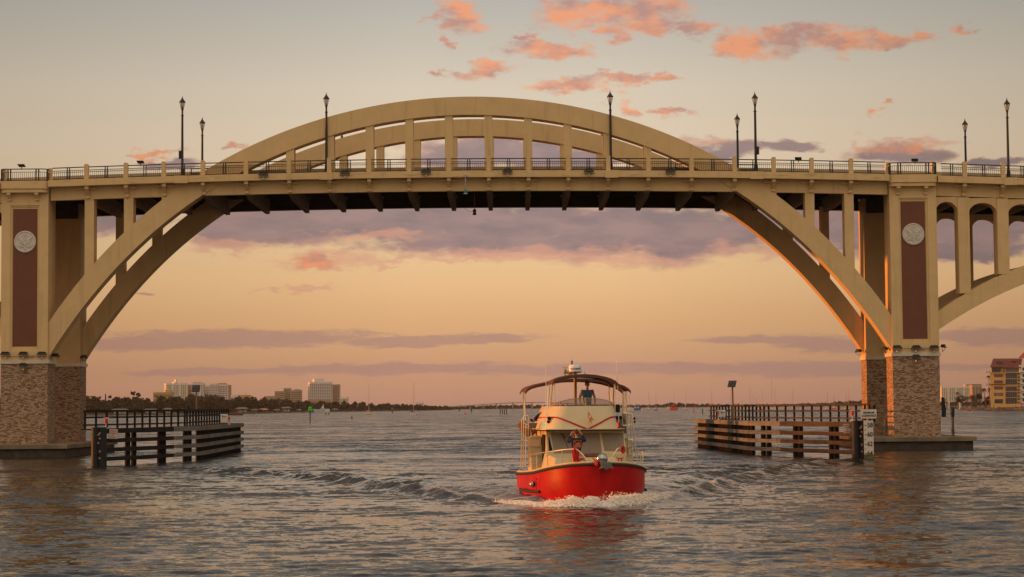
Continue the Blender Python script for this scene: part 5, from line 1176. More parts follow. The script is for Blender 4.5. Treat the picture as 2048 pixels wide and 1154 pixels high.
# ---------------------------------------------------------------- bow wave
def bow_wave():
    rng = random.Random(4); mb = MB()
    path = [(905,993,.02),(960,1000,.04),(1010,1005,.07),(1050,1010,.09),(1085,1013,.13),(1110,1014,.18),(1140,1014,.25),(1175,1014,.23),(1205,1013,.20),(1225,1013,.34),(1245,1011,.30),(1270,1009,.27),(1300,1005,.24),(1335,1000,.20),(1370,992,.16),(1400,984,.15),(1430,978,.10)]
    pts = [(G(a_, b_), c_3) for a_, b_, c_3 in path]
    for i in range(13000):
        t = rng.random()*(len(pts)-1.001); k_ = int(t); u_ = t-k_; p_ = pts[k_][0].lerp(pts[k_+1][0], u_); h_ = pts[k_][1]*(1-u_)+pts[k_+1][1]*u_
        s_ = rng.random()                      # across the ridge
        n1 = mnoise.noise(Vector((p_.x*1.7, 3.1, 0)))+.5*mnoise.noise(Vector((p_.x*5.2, 7.1, 0))); hh = h_*(1+1.1*n1)
        z = hh*math.sin(math.pi*min(1, s_*.85+.02))**.8*(rng.random()**.30)
        yy = p_.y-.55+1.7*s_
        r_ = rng.uniform(.010, .036)*(1-.35*z)
        mb.ball((p_.x+rng.uniform(-.1,.1), yy+rng.uniform(-.1,.1), z+rng.uniform(-.02,.02)), r_*rng.uniform(.8,1.5), r_, r_*.8, 5, 4, .3)
    for i in range(700):                       # flying drops
        t = rng.uniform(4, 13); k_ = int(t); u_ = t-k_; p_ = pts[k_][0].lerp(pts[k_+1][0], u_); h_ = pts[k_][1]*(1-u_)+pts[k_+1][1]*u_
        mb.ball((p_.x+rng.uniform(-.2,.2), p_.y+rng.uniform(-.6,.9), h_*rng.uniform(.6,1.5)), rng.uniform(.006,.016), n=4, m=3)
    # body of the wave under the spray
    prof = []
    n_ = 120
    for i in range(n_+1):
        t = (len(pts)-1)*i/n_; k_ = min(int(t), len(pts)-2); u_ = t-k_; p_ = pts[k_][0].lerp(pts[k_+1][0], u_); h_ = pts[k_][1]*(1-u_)+pts[k_+1][1]*u_
        for j in range(9):
            s_ = j/8; a_ = p_.y-.6+1.9*s_; nz_ = mnoise.noise(Vector((p_.x*3.3, a_*3.3, 1)))
            prof.append((p_.x+.05*nz_, a_, -.03+h_*.5*math.sin(math.pi*s_)*(1+.9*nz_)))
    mb.add(prof, [(i*9+j, (i+1)*9+j, (i+1)*9+j+1, i*9+j+1) for i in range(n_) for j in range(8)])
    fm = mat('foam', (.82, .75, .68), .9, var=.20, vscale=7); fm.node_tree.nodes['Principled BSDF'].inputs['Subsurface Weight'].default_value = .3
    o = mb.build('bow_wave', fm, None, org=(bp.x, BY, 0), smooth=True); tag(o, kind='stuff')
bow_wave()
# ================================================================== FAR SHORES
GM = dict(leaf=mat('shore_foliage', (.042, .038, .020), .9, var=.55, vscale=.06, spec=.05), leaf2=mat('palm_foliage', (.045, .045, .018), .9, var=.4, vscale=.2), land=mat('shore_ground', (.10, .075, .045), .95, var=.4, vscale=.05),
 trunk=mat('bark', (.11, .075, .05), .95), wall=mat('condo_cream', (.74, .66, .56), .85, var=.04, vscale=.1), wallw=mat('condo_white', (.68, .62, .60), .85), tan=mat('condo_tan', (.42, .30, .20), .85), ochre=mat('ochre_wall', (.48, .32, .12), .85, var=.06, vscale=.3),
 glass=mat('dark_glass', (.035, .04, .05), .15, spec=.6), glassb=mat('blue_glass', (.10, .13, .16), .3), redroof=mat('red_tile_roof', (.15, .035, .03), .8, var=.2, vscale=.5), orange=mat('orange_wall', (.50, .22, .12), .85), greyroof=mat('grey_roof', (.17, .15, .14), .8), redtrim=mat('red_trim', (.18, .03, .025), .7),
 rock=mat('riprap', (.13, .085, .06), .9, var=.6, vscale=.25), dock=mat('dock_wood', (.09, .07, .055), .9, var=.3, vscale=.5), green=emis('marker_green', (0, .6, .02), .25, (.0, .35, .02)), dgreen=mat('buoy_green', (.0, .10, .03), .6), orangem=mat('marker_red', (.55, .03, .02), .6), hullw=mat('white_hull', (.65, .60, .55), .5), hullb=mat('blue_hull', (.03, .10, .30), .5), hullr=mat('orange_red_hull', (.60, .06, .03), .5),
 hullc=mat('cream_hull', (.62, .45, .28), .5), steel=mat('mast_alloy', (.50, .35, .24), .5), canvas=mat('blue_canvas', (.02, .08, .28), .8), brconc=mat('far_bridge_concrete', (.36, .33, .31), .9))
def interp(tab, x):
    if x <= tab[0][0]: return tab[0][1]
    for a, b in zip(tab[:-1], tab[1:]):
        if x <= b[0]: return a[1]+(b[1]-a[1])*(x-a[0])/(b[0]-a[0])
    return tab[-1][1]
def land(tab, name='ground', back=900, px0=None, px1=None):
    xs = [p[0] for p in tab]; mb = MB(); vs = []
    for px, Y in tab:
        p = W(px, 815, Y); q = W(px, 815, Y+4); r_ = W(px, 815, Y+back)
        vs += [(p.x, p.y, -1.5), (q.x, q.y, .55), (r_.x, r_.y, 1.6)]
    mb.add(vs, [(3*i+j, 3*i+3+j, 3*i+4+j, 3*i+1+j) for i in range(len(tab)-1) for j in range(2)])
    o = mb.build(name, GM['land'], None, org=(0, 0, 0)); tag(o, kind='structure'); return o
LSH = [(-700, 1250), (-100, 1330), (150, 1370), (300, 1420), (500, 1560), (700, 2080), (850, 2350), (905, 2700)]
land(LSH)
FSH = [(-900, 3600), (600, 3500), (880, 3300), (1050, 3600), (1230, 3500), (1400, 3300), (1560, 3200), (1775, 2600), (1880, 2300), (2500, 2200)]
land(FSH, back=2600)
def leaves(mb_v, mb_f, c, rad, n, size, rng):
    th = rng.random(n)*2*np.pi; ph = np.arccos(rng.uniform(-1, 1, n)); rr = rng.random(n)**.4
    P = np.stack([rad[0]*rr*np.sin(ph)*np.cos(th), rad[1]*rr*np.sin(ph)*np.sin(th), rad[2]*rr*np.cos(ph)], 1)+np.array(c)
    A = rng.normal(size=(n, 3)); A /= np.linalg.norm(A, axis=1)[:, None]; B = np.cross(A, rng.normal(size=(n, 3))); B /= np.linalg.norm(B, axis=1)[:, None]
    s = size*rng.uniform(.6, 1.3, n)[:, None]; A = A*s; B = B*s*.7
    q = np.stack([P-A-B*.3, P+B-A*.2, P+A+B*.2, P-B+A*.3], 1).reshape(-1, 3)
    b = sum(len(x) for x in mb_v); mb_v.append(q); mb_f.append(np.arange(n*4).reshape(n, 4)+b)
def finish(mb_v, mb_f, name, m, parent=None, **kw):
    v = np.concatenate(mb_v); f = np.concatenate(mb_f); mb = MB(); mb.v = [tuple(map(float, x)) for x in v]; mb.f = [tuple(map(int, x)) for x in f]; mb.m = [0]*len(mb.f)
    return mb.build(name, m, parent, org=None if parent is not None else (float(v[:, 0].mean()), float(v[:, 1].mean()), 0), **kw)
def wood(ytab, tops, px0, px1, n, seed, name, depth=70, lsz=1.0, nl=90):
    rng = np.random.default_rng(seed); V = []; Fc = []
    for i in range(n):
        px = px0+(px1-px0)*(i+rng.random())/n; k = rng.random(); Y = interp(ytab, px)+6+depth*k
        base = W(px, 815, Y); top = W(px, interp(tops, px), interp(ytab, px)+30).z-.6; h = max(2.0, top)*(.45+.62*rng.random()**.6)*(1 if k > .25 else .72); h = min(h, top*1.05)
        w = h*rng.uniform(.35, .65)
        for j in range(3):
            cz = h*(.30+.28*j); r_ = w*(1.0-.22*j)
            leaves(V, Fc, (base.x+rng.normal()*w*.22, base.y, .8+cz), (r_, r_*.7, h*.20), nl//3, lsz, rng)
    o = finish(V, Fc, name, GM['leaf']); tag(o, kind='stuff'); return o
LT = [(-100, 800), (166, 795), (210, 794.5), (250, 796), (300, 797), (345, 792.5), (400, 791), (430, 793), (500, 796), (560, 799.5), (620, 803), (680, 803), (740, 806.5), (800, 809), (850, 811.5), (905, 813.5)]
wood(LSH, LT, -320, 905, 500, 1, 'woodland', 110, 1.25, 120)
wood(LSH, [(a, b+11 if a < 450 else b+8) for a, b in LT], -320, 800, 220, 12, 'undergrowth', 12, 1.0, 60)
RT = [(880, 813), (950, 812), (1050, 811), (1230, 812), (1300, 810.5), (1350, 806.5), (1400, 808.5), (1450, 810.5), (1550, 810.5), (1600, 809), (1680, 805), (1720, 801.5), (1775, 799), (1880, 806), (2060, 806)]
wood(FSH, RT, 890, 2350, 400, 2, 'woodland', 120, 2.4, 60)
# scattered palms rising from the far right shore and single trees on the left
def palm(px, pytop, Y, rpx, lb, lean=0, zb=.8, grp='palms by the right shore', nf=13):
    c = W(px, pytop, Y); r_ = rpx*Y/F; b = Vector((c.x+lean, c.y, zb)); r = empty('palm_tree', b, lb, 'palm tree', grp)
    t = MB(); t.tube([b, b.lerp(c, .5)+Vector((-lean*.12, 0, 0)), c], [r_*.13, r_*.10, r_*.09], 6); t.build('trunk', GM['trunk'], r)
    mb = MB(); rg = random.Random(int(px*10))
    for i in range(nf*2):
        a = 2*math.pi*i/nf+rg.uniform(-.2, .2); el = rg.uniform(-.5, .9); L = r_*rg.uniform(.8, 1.15); d = Vector((math.cos(a), math.sin(a), 0)); s = Vector((-d.y, d.x, 0))
        p0 = Vector(c); pr_ = None
        for k in range(4):
            t_ = (k+1)/4; p = c+d*L*t_*math.cos(el*.6)+Vector((0, 0, L*(math.sin(el)*t_-.9*t_*t_))); w_ = r_*.16*(1-.6*t_)
            mb.add([p0-s*w_, p0+s*w_, p+s*w_*.8+Vector((0,0,-w_*.5)), p-s*w_*.8+Vector((0,0,-w_*.5))], [(0,1,2,3)]); p0 = p
    mb.build('crown', GM['leaf2'], r); return r
def tree(px, pyt, pyb, Y, wpx, lb, conif=False, zb=.8, seed=3, trunks=1):
    c = W(px, pyt, Y); s = Y/F; h = c.z-zb; w = wpx*s/2; b = Vector((c.x, Y, zb)); r = empty('shore_tree', b, lb, 'tree', 'single trees on the far shores')
    rng = np.random.default_rng(seed); t = MB()
    for i in range(trunks):
        x = c.x+(rng.random()-.5)*w*1.3*(trunks > 1); t.tube([(x, Y, zb), (x+rng.normal()*.3, Y, zb+h*.4), (x+rng.normal()*w*.15, Y, zb+h*.75)], [w*.06+.12, w*.05+.1, .08], 6)
        for q in (-1, 1): t.tube([(x, Y, zb+h*.45), (x+q*w*.4, Y, zb+h*.7)], [.12, .06], 5)
    t.build('trunk', GM['trunk'], r)
    V = []; Fc = []; zc0 = W(px, pyb, Y).z
    if conif:
        for k in range(7): leaves(V, Fc, (c.x, Y, zb+h*(.25+.11*k)), (w*(1-.13*k), w*(1-.13*k), h*.07), 60, s*1.1, rng)
    else:
        for k in range(9): leaves(V, Fc, (c.x+rng.uniform(-.7, .7)*w, Y+rng.uniform(-.5, .5)*w, zc0+(c.z-zc0)*rng.uniform(.25, .8)), (w*.36, w*.36, (c.z-zc0)*.24), 90, s*1.0, rng)
    finish(V, Fc, 'crown', GM['leaf'], r); return r
tree(211, 787, 797, 1440, 5, 'narrow dark conifer rising above the left shore wood', True, seed=4)
tree(220.5, 791, 796.5, 1440, 8, 'small round tree poking above the left shore wood beside a conifer', seed=5)
tree(266, 782.5, 792, 1460, 9, 'tall wind-blown pine left of its neighbour above the left shore', seed=6)
tree(277, 785, 795, 1460, 10, 'shorter ragged pine beside the tall one above the left shore', seed=7)
NTH = ['first','second','third','fourth','fifth','sixth','seventh','eighth','ninth','tenth','eleventh','twelfth','thirteenth','fourteenth','fifteenth','last']
rg = random.Random(3)
for i in range(16):
    px = 1392+i*12+rg.uniform(-4, 4); palm(px, 808+rg.uniform(-1.5, 1), 3250, 2.6, 'tiny distant palm, '+('leftmost' if i == 0 else 'rightmost' if i == 15 else NTH[i]+' from the left')+' in the row on the far right shore', grp='row of distant palms on the far right shore', nf=6)
# ---------------------------------------------------------------- towers and houses
def block(px0, px1, pyt, Y, dep, fl, cols, rz, wallm, lb, name='apartment_tower', extras=(), winm='glass', zb=0, grp='distant apartment towers', vband=0):
    a = W(px0, 815, Y); b = W(px1, 815, Y); w = (b.x-a.x); h = W((px0+px1)/2, pyt, Y).z-zb
    w2 = w/(math.cos(rz)+dep/w*0*math.sin(rz)); w2 = max(w*.5, (w-dep*abs(math.sin(rz)))/math.cos(rz))
    r = empty(name, ((a.x+b.x)/2, Y, zb), lb, 'building', grp, rz=rz); ORG[r.name] = Vector((0, 0, 0))
    x = w2/2
    MB().box(-x, x, -dep/2, dep/2, 0, h).build('wall', GM[wallm], r)
    mb = MB(); fh = (h-1.5)/fl; cw = w2/cols
    for i in range(fl):
        for j in range(cols):
            if vband and j % vband == vband-1: continue
            mb.box(-x+cw*(j+.22), -x+cw*(j+.78), -dep/2-.02, -dep/2+.3, fh*(i+.28), fh*(i+.80))
    ns_ = max(2, int(dep/6))
    for i in range(fl):
        for j in range(ns_):
            for s_ in (-1, 1): mb.box(s_*x-.02-(0 if s_ > 0 else 0), s_*x+.02, -dep/2+dep*(j+.3)/ns_, -dep/2+dep*(j+.7)/ns_, fh*(i+.28), fh*(i+.8))
    mb.build('windows', GM[winm], r, kind='stuff')
    sl_ = MB()
    for i in range(fl+1): sl_.box(-x-.25, x+.25, -dep/2-.7, -dep/2-.021, fh*i-.12, fh*i+.14)
    sl_.build('balcony_slabs', GM[wallm], r, kind='stuff')
    MB().box(-x-.3, x+.3, -dep/2-.3, dep/2+.3, h, h+.9).build('roof', GM[wallm], r)
    for (fx0, fx1, eh, em) in extras: MB().box(-x+w2*fx0, -x+w2*fx1, -dep/2+2, dep/2-2, h+.9, h+eh).build('roof_house', GM[em], r)
    return r
YC = 3000
block(327, 377, 768, YC, 22, 17, 12, .30, 'wall', 'cream tower with rooftop lift house, leftmost of the distant left cluster', extras=[(.35,.55,3,'wall'), (.45,.52,7,'wallw')], vband=4)
block(376, 385, 770.5, YC+30, 20, 16, 4, .0, 'tan', 'narrow tan tower squeezed between two pale ones in the left cluster')
block(384, 410, 768, YC, 22, 17, 8, .05, 'wallw', 'pale tower right behind the solar panel pole in the left cluster', extras=[(.1,.8,2.4,'tan')], vband=3)
block(408, 421, 772, YC+40, 20, 16, 6, .05, 'wallw', 'slightly lower white tower third from right in the left cluster')
block(420, 436, 768.5, YC, 20, 17, 5, .08, 'wallw', 'white tower with small roof cap, second from right in the left cluster', extras=[(.2,.8,2.2,'wall')])
block(437, 456, 770, YC+20, 20, 12, 6, .05, 'wallw', 'white tower with orange upper storeys at right end of the left cluster', extras=[(.0,.85,3,'orange')])
block(440, 460.5, 771.5, YC+60, 26, 12, 6, -.1, 'orange', 'orange tower half hidden behind the white one at right end of cluster')
block(309, 345, 786, 2500, 18, 4, 9, .0, 'ochre', 'low yellow building in front of the leftmost towers', extras=[(.65,.95,4,'ochre')], name='low_building', grp='low buildings behind the left shore trees')
block(463, 477, 791, 2700, 15, 2, 6, 0, 'wall', 'low cream building just right of the left tower cluster', name='low_building', grp='low buildings behind the left shore trees')
block(480, 500, 791.5, 2700, 15, 2, 6, 0, 'ochre', 'low ochre building between the tower cluster and the tan twins', name='low_building', grp='low buildings behind the left shore trees', extras=[(.4,.6,3,'wall')])
block(530, 552, 793.5, 2700, 15, 2, 6, 0, 'tan', 'low tan building left of the tan twin towers', name='low_building', grp='low buildings behind the left shore trees')
block(551, 571, 783.5, YC, 20, 9, 8, .0, 'tan', 'wide tan block forming the left part of the twins in mid distance')
block(569, 581.5, 777.5, YC+30, 20, 11, 5, .0, 'tan', 'taller slim tan block rising behind the wide tan one', extras=[])
block(583.5, 603, 781.5, YC, 20, 10, 8, .0, 'tan', 'separate tan block with stepped roof right of the taller slim one', extras=[(.3,.8,2.4,'tan')])
block(615, 666, 765.5, YC, 24, 18, 12, .22, 'wallw', 'biggest pale grid-fronted tower in the middle left distance', extras=[(.2,.65,6,'wallw')])
block(664, 679.5, 770, YC+40, 24, 17, 5, .0, 'tan', 'brown grey tower attached at the right of the biggest pale tower')
block(681, 696.5, 796, YC, 20, 5, 6, .0, 'wall', 'small low pale block right of the biggest tower')
block(832, 847, 806, 3100, 20, 4, 5, .0, 'wall', 'lone pale block near the left end of the distant bridge')
block(620, 662, 799.5, 2200, 14, 2, 10, 0, 'tan', 'low tan houses at the foot of the biggest pale tower', name='low_building', grp='low buildings behind the left shore trees')
block(700, 716, 810.5, 2150, 12, 1, 5, 0, 'orange', 'orange house among trees on the left shore', name='low_building', grp='low buildings behind the left shore trees')
block(1881, 1944, 774.5, 3300, 24, 14, 16, -.05, 'wall', 'long pale fourteen storey block behind the island trees at right', grp='apartment blocks on the right', vband=4, extras=[(.78,.95,5,'tan')])
block(1942, 1962.5, 771.5, 3200, 24, 14, 3, -.05, 'tan', 'blank sided end block attached to the long pale block at right', grp='apartment blocks on the right', extras=[(.0,1,2.5,'greyroof')])
# boathouses and docks on the left shore
def boathouse(px0, px1, pyr, pye, lb, rm='greyroof'):
    Y = interp(LSH, (px0+px1)/2)-12; a = W(px0, pye, Y); b = W(px1, pye, Y); top = W(px0, pyr, Y).z; d = 9
    r = empty('boathouse', ((a.x+b.x)/2, Y, 0), lb, 'boathouse', 'boathouses on the left shore'); i_ = (b.x-a.x)*.22
    MB().add([(a.x,Y-d/2,a.z),(b.x,Y-d/2,a.z),(b.x,Y+d/2,a.z),(a.x,Y+d/2,a.z),(a.x+i_,Y,top),(b.x-i_,Y,top)], [(3,2,1,0),(0,1,5,4),(1,2,5),(2,3,4,5),(3,0,4)]).build('roof', GM[rm], r)
    k = max(3, int((b.x-a.x)/3.5))
    for i in range(k+1):
        x = a.x+.3+(b.x-a.x-.6)*i/k; MB().box(x-.18, x+.18, Y-d/2+.2, Y-d/2+.55, -1, a.z-.01).build('post', GM['dock'], r)
    MB().box(a.x, b.x, Y-d/2-.5, Y+d/2, 1.0, 1.3).build('deck', GM['dock'], r)
    MB().box(a.x+2, b.x-2, Y-1, Y+3, 1.3, a.z-.6).build('stored_boat', GM['hullw'], r)
for a in ((222, 258, 817.5, 820, 'flat roofed boathouse behind the left fender railing, left one'), (285, 316, 817.5, 820, 'flat roofed boathouse behind the middle of the left fender railing'), (326, 345, 816, 819.5, 'small white-fronted boathouse behind the left fender railing'), (471, 497, 814.5, 818, 'hip roofed boathouse just right of the left fender'),
          (500, 517, 817.8, 820.5, 'low grey boathouse left of the orange roofed one'), (517, 537, 816.8, 820, 'boathouse with an orange roof', 'orange'), (547, 561, 817.8, 820.5, 'small boathouse left of the raised grey one'), (560, 583, 813.5, 816.5, 'raised grey roofed boathouse'), (592, 604, 818, 820.5, 'small boathouse left of the green channel marker'), (664, 676, 817, 819.5, 'boathouse right of the docked ship')): boathouse(*a)
rg = random.Random(9)
def dock(px0, px1, Y, lb):
    a = W(px0, 815, Y); b = W(px1, 815, Y); r = empty('dock', ((a.x+b.x)/2, Y, 0), lb, 'dock', 'wooden docks along the shores')
    MB().box(a.x, b.x, Y-1, Y+1, 1.0, 1.35).build('decking', GM['dock'], r)
    mb = MB(); x = a.x
    while x < b.x: h = rg.uniform(1.5, 2.6); mb.box(x-.2, x+.2, Y-1.2, Y-.8, -1, h); x += rg.uniform(2.2, 4.5)
    mb.build('pilings', GM['dock'], r, kind='stuff')
for i, (a, b) in enumerate(((166, 222), (224, 330), (332, 470), (472, 560), (562, 700), (702, 800))):
    dock(a, b, interp(LSH, (a+b)/2)-22, ['dock at the water edge right of the left tower', 'dock seen through the left part of the fender railing', 'dock seen through the right part of the left fender railing', 'dock just right of the left fender under the boathouses', 'dock behind the green channel marker', 'dock under the distant shore right of the docked ship'][i])
# docked ship
Y = 1650; a = W(628, 822, Y); b = W(652, 822, Y); r = empty('docked_ship', ((a.x+b.x)/2, Y, 0), 'pale blue grey ship with stepped superstructure docked at the left shore', 'ship'); zz = lambda py: W(640, py, Y).z
MB().prism([(a.x+.8, .2), (b.x, .2), (b.x, zz(818.5)), (a.x+4, zz(818.5)), (a.x-1, zz(817.5))], Y-3, Y+3).build('hull', mat('ship_hull', (.36, .42, .45), .6), r)
MB().prism([(W(637,0,Y).x, zz(818.5)), (W(646,0,Y).x, zz(818.5)), (W(645,0,Y).x, zz(814)), (W(643.8,0,Y).x, zz(811)), (W(642.5,0,Y).x, zz(811)), (W(641,0,Y).x, zz(815))], Y-2, Y+2).tube([(W(644.5,0,Y).x, Y, zz(812)), (W(644.8,0,Y).x, Y, zz(808.5))], .2, 5).build('superstructure', GM['hullw'], r)
MB().box(W(638.5,0,Y).x, W(645,0,Y).x, Y-2.05, Y-1.9, zz(817.4), zz(816.4)).build('windows', GM['glass'], r)
# distant bridge
PB = [(885, 814), (920, 812), (967, 808.6), (993, 806.8), (1025, 805.2), (1064, 804.6), (1105, 805), (1150, 806.8), (1190, 809), (1235, 812)]
YD = 2700; r = empty('distant_bridge', (W(1060, 815, YD).x, YD, 0), 'long pale concrete bridge humped over the water in the far distance', 'bridge')
mb = MB(); pts = [W(x, y, YD) for x, y in PB]
for a, b in zip(pts[:-1], pts[1:]): mb.add([(a.x,YD,a.z-.9),(b.x,YD,b.z-.9),(b.x,YD,b.z+.3),(a.x,YD,a.z+.3),(a.x,YD+12,a.z-.9),(b.x,YD+12,b.z-.9),(b.x,YD+12,b.z+.3),(a.x,YD+12,a.z+.3)], [(0,1,2,3),(7,6,5,4),(3,2,6,7),(0,4,5,1)])
mb.build('deck', GM['brconc'], r)
for px in (940, 967, 993, 1025.5, 1064, 1102, 1135, 1165, 1195, 1218):
    p = W(px, interp(PB, px), YD); MB().box(p.x-.8, p.x+.8, YD+2, YD+10, -1, p.z-.85).build('pier', GM['brconc'], r)
# ---------------------------------------------------------------- moored boats
def sailboat(px, wl, top, lpx, lb, hm='hullw', lean=0, blue=False, furl=True, Y=None):
    Y = Y or HC*F/(wl-(814-ROLL*(px-1024))); s = Y/F; c = W(px, 815, Y); x = c.x; L = lpx*s/2; zt_ = W(px, top, Y).z; hh = max(.8, L*.20)
    r = empty('sailboat', (x, Y, 0), lb, 'sailboat', 'sailboats moored beyond the bridge')
    mb = MB(); bw = L*.32
    sec = [(-1, .75, 1.0), (-.6, 1, .95), (0, 1, .85), (.5, .7, .95), (1, .02, 1.25)]; vs = []
    for t, w_, z_ in sec: vs += [(x+L*t, Y-bw*w_, hh*z_), (x+L*t*.93, Y-bw*w_*.6, -.3), (x+L*t*.93, Y+bw*w_*.6, -.3), (x+L*t, Y+bw*w_, hh*z_)]
    mb.add(vs, [(4*i+j, 4*i+4+j, 4*i+4+(j+1)%4, 4*i+(j+1)%4) for i in range(4) for j in range(4)]+[(0,1,2,3), (19,18,17,16)]); mb.build('hull', GM[hm], r)
    MB().box(x-L*.45, x+L*.35, Y-bw*.5, Y+bw*.5, hh*.8, hh*1.55).build('cabin', GM['hullw'], r, bevel=.1)
    mr = max(.12, .45*s); m0 = (x+L*.1, Y, hh); m1 = (x+L*.1+lean*s, Y, zt_)
    MB().tube([m0, m1], mr, 6, mr*.7).build('mast', GM['steel'], r)
    MB().tube([(x+L*.1, Y, hh+1.3), (x-L*.75, Y, hh+1.2)], .22, 6).build('boom', GM['canvas' if blue else 'hullc'], r)
    rgm = MB().tube([m1, (x+L*.98, Y, hh*1.2)], .045*s, 4).tube([m1, (x-L*.98, Y, hh)], .03*s, 4); k = .5; q = Vector(m0).lerp(Vector(m1), .55); rgm.tube([q-Vector((1.1,0,0)), q+Vector((1.1,0,0))], .06, 4); rgm.build('rigging', GM['steel'], r)
    if blue: MB().box(x-L*.9, x+L*.5, Y-bw*.9, Y+bw*.9, hh*1.9, hh*2.15).build('awning', GM['canvas'], r)
    return r
for a in ((737, 829.5, 768, 12, 'sailboat with tall bare mast at middle left', 'hullc'), (826, 831.5, 764, 12, 'sailboat with a blue awning at middle left, tallest mast there', 'hullw', 1.5, True), (1258, 820.5, 773, 14, 'sailboat mast just right of the trawler canopy'),
          (1297, 820, 781, 13, 'cream sailboat with dark cabin, second mast right of the trawler', 'hullc'), (1311.5, 821, 789, 8, 'small blue and white sailboat with short orange-lit mast', 'hullb'), (1370, 820, 780, 12, 'cream sailboat with a dark sail cover left of the channel markers', 'hullc', 2), (1422, 820, 782, 9, 'sailboat mast rising left of the tilted solar panel', 'hullw', 1.2),
          (1461, 819.5, 778, 8, 'sailboat mast partly behind the solar panel pole'), (1484, 820, 796, 6, 'short-masted boat with a lit orange hull seen through the fender rail', 'hullc'), (1500, 820, 772, 9, 'sailboat with bright orange-lit mast right of the solar panel', 'hullc'), (1506, 818.5, 788, 7, 'short masted sailboat right of the orange-lit mast'),
          (1512, 818.5, 792, 7, 'shortest masted sailboat in the group right of the solar panel', 'hullc'), (1524, 819, 780, 10, 'sailboat with lit orange hull between two masts behind the right fender', 'hullr'), (1543, 821, 756, 15, 'large pale sailboat with the tallest mast beyond the right fender', 'hullc'), (1549, 818.5, 777, 9, 'sailboat just right of the tallest mast, leaning slightly', 'hullw', 1.5),
          (1584, 819, 778, 8, 'lone sailboat midway along the right fender railing', 'hullc', 1), (1653, 820, 781, 11, 'sailboat with lit yellow hull and leaning mast', 'hullc', 2), (1668, 818.5, 788, 9, 'sailboat with short bright orange mast beyond the right fender', 'hullr'), (1692, 820, 780, 10, 'sailboat with reddish mast near the right tower, left of two', 'hullc'), (1697, 820.5, 775, 9, 'sailboat with lit mast near the right tower, right of two', 'hullr')): sailboat(*a)
def workboat(px0, px1, wl, top, lb, hm, cm, mast=None):
    px = (px0+px1)/2; Y = HC*F/(wl-(814-ROLL*(px-1024))); a = W(px0, 815, Y).x; b = W(px1, 815, Y).x; z = lambda py: W(px, py, Y).z; hz = z(wl-5); w = b-a
    r = empty('moored_boat', ((a+b)/2, Y, 0), lb, 'boat', 'motor boats moored beyond the bridge')
    MB().prism([(a+w*.05, -.3), (b-w*.08, -.3), (b, hz*1.1), (b-w*.25, hz*.85), (a+w*.2, hz*.85), (a, hz)], Y-1.8, Y+1.8).build('hull', GM[hm], r)
    MB().prism([(a+w*.2, hz*.8), (b-w*.25, hz*.8), (b-w*.3, z(top+2)), (a+w*.3, z(top+2))], Y-1.3, Y+1.3).build('cabin', GM[cm], r)
    MB().box(a+w*.25, b-w*.2, Y-1.5, Y+1.5, z(top+1), z(top)).build('roof', GM['canvas' if cm == 'hullw' else cm], r)
    MB().box(a+w*.28, b-w*.33, Y-1.33, Y-1.30, hz*1.15, z(top+2.6)).build('window', GM['glass'], r)
    if mast: MB().tube([((a+b)/2, Y, hz), ((a+b)/2+.6, Y, z(mast))], .13, 6).build('mast', GM['steel'], r)
workboat(1339, 1356, 820.5, 810, 'orange-red work boat with a thin dark mast', 'hullr', 'hullr', 778)
workboat(1266, 1282, 820.5, 809, 'white and blue houseboat right of the trawler', 'hullb', 'hullw'); workboat(1255, 1268, 821, 812, 'low white houseboat right behind the trawler ladder', 'hullw', 'hullw')
workboat(1334, 1339, 818, 813, 'tiny white boat left of the orange-red boat', 'hullw', 'hullw'); workboat(1538, 1553, 821.5, 813, 'pale motor boat seen through the right fender railing below the tallest mast', 'hullc', 'hullw')
# ---------------------------------------------------------------- channel markers and buoys
def marker(px, pyb, pyt, lb, m='green', shape='sq', w=7, txt=None, pm='tdark'):
    Y = HC*F/(pyb-(814-ROLL*(px-1024))); s = Y/F; c = W(px, pyt, Y); hw = w*s/2; r = empty('channel_marker', (c.x, Y, 0), lb, 'channel marker', 'channel markers and buoys')
    MB().tube([(c.x, Y+.15, -1), (c.x, Y+.15, c.z)], max(.12, .9*s), 8).build('pole', M[pm], r)
    mb = MB()
    if shape == 'sq': mb.box(c.x-hw, c.x+hw, Y-.1, Y, c.z-2*hw, c.z)
    else: mb.prism([(c.x-hw, c.z-1.7*hw), (c.x+hw, c.z-1.7*hw), (c.x, c.z)], Y-.1, Y)
    bd = mb.build('dayboard', GM[m], r)
    if txt: t = MB(); add_text(t, txt, hw*1.2, (c.x, Y-.12, c.z-hw), .9); t.build('numerals', mat('marker_dark_green', (.0, .10, .02), .7), bd)
    MB().lathe((c.x, Y, c.z), [(.12,0),(.12,.18),(.05,.28)], 8).build('lamp', GM['orangem'], r)
marker(620, 845.3, 814, 'bright green square channel marker on a black pole, nearest one on the left', 'green', 'sq', 7.2, '31')
marker(784.5, 826.3, 816, 'green marker on a dark tripod left of the blue sailboat', 'green', 'sq', 3.2)
marker(918.7, 823, 813.5, 'tiny green marker before the distant bridge', 'green', 'sq', 2); marker(942.8, 824.8, 814.2, 'red triangular marker on a pole before the distant bridge', 'orangem', 'tri', 4)
marker(1387.5, 825.5, 812, 'orange-lit marker post left of the right fender', 'orangem', 'tri', 3, None, 'rust'); marker(1405, 828.5, 815, 'green marker at the left end of the right fender', 'green', 'sq', 3)
marker(1987, 822.5, 808, 'green and yellow marker before the yellow building', 'green', 'sq', 3, None, 'tgrey'); marker(2042, 823, 804, 'red marker post before the right end of the island', 'orangem', 'tri', 3.5, None, 'rust')
Y = W(784.5, 820, 1340); MB().tube([(Y.x-1.0, 1340, -1), (Y.x, 1340, 2.6)], .16, 5).tube([(Y.x+1.2, 1340, -1), (Y.x, 1340, 2.6)], .16, 5)
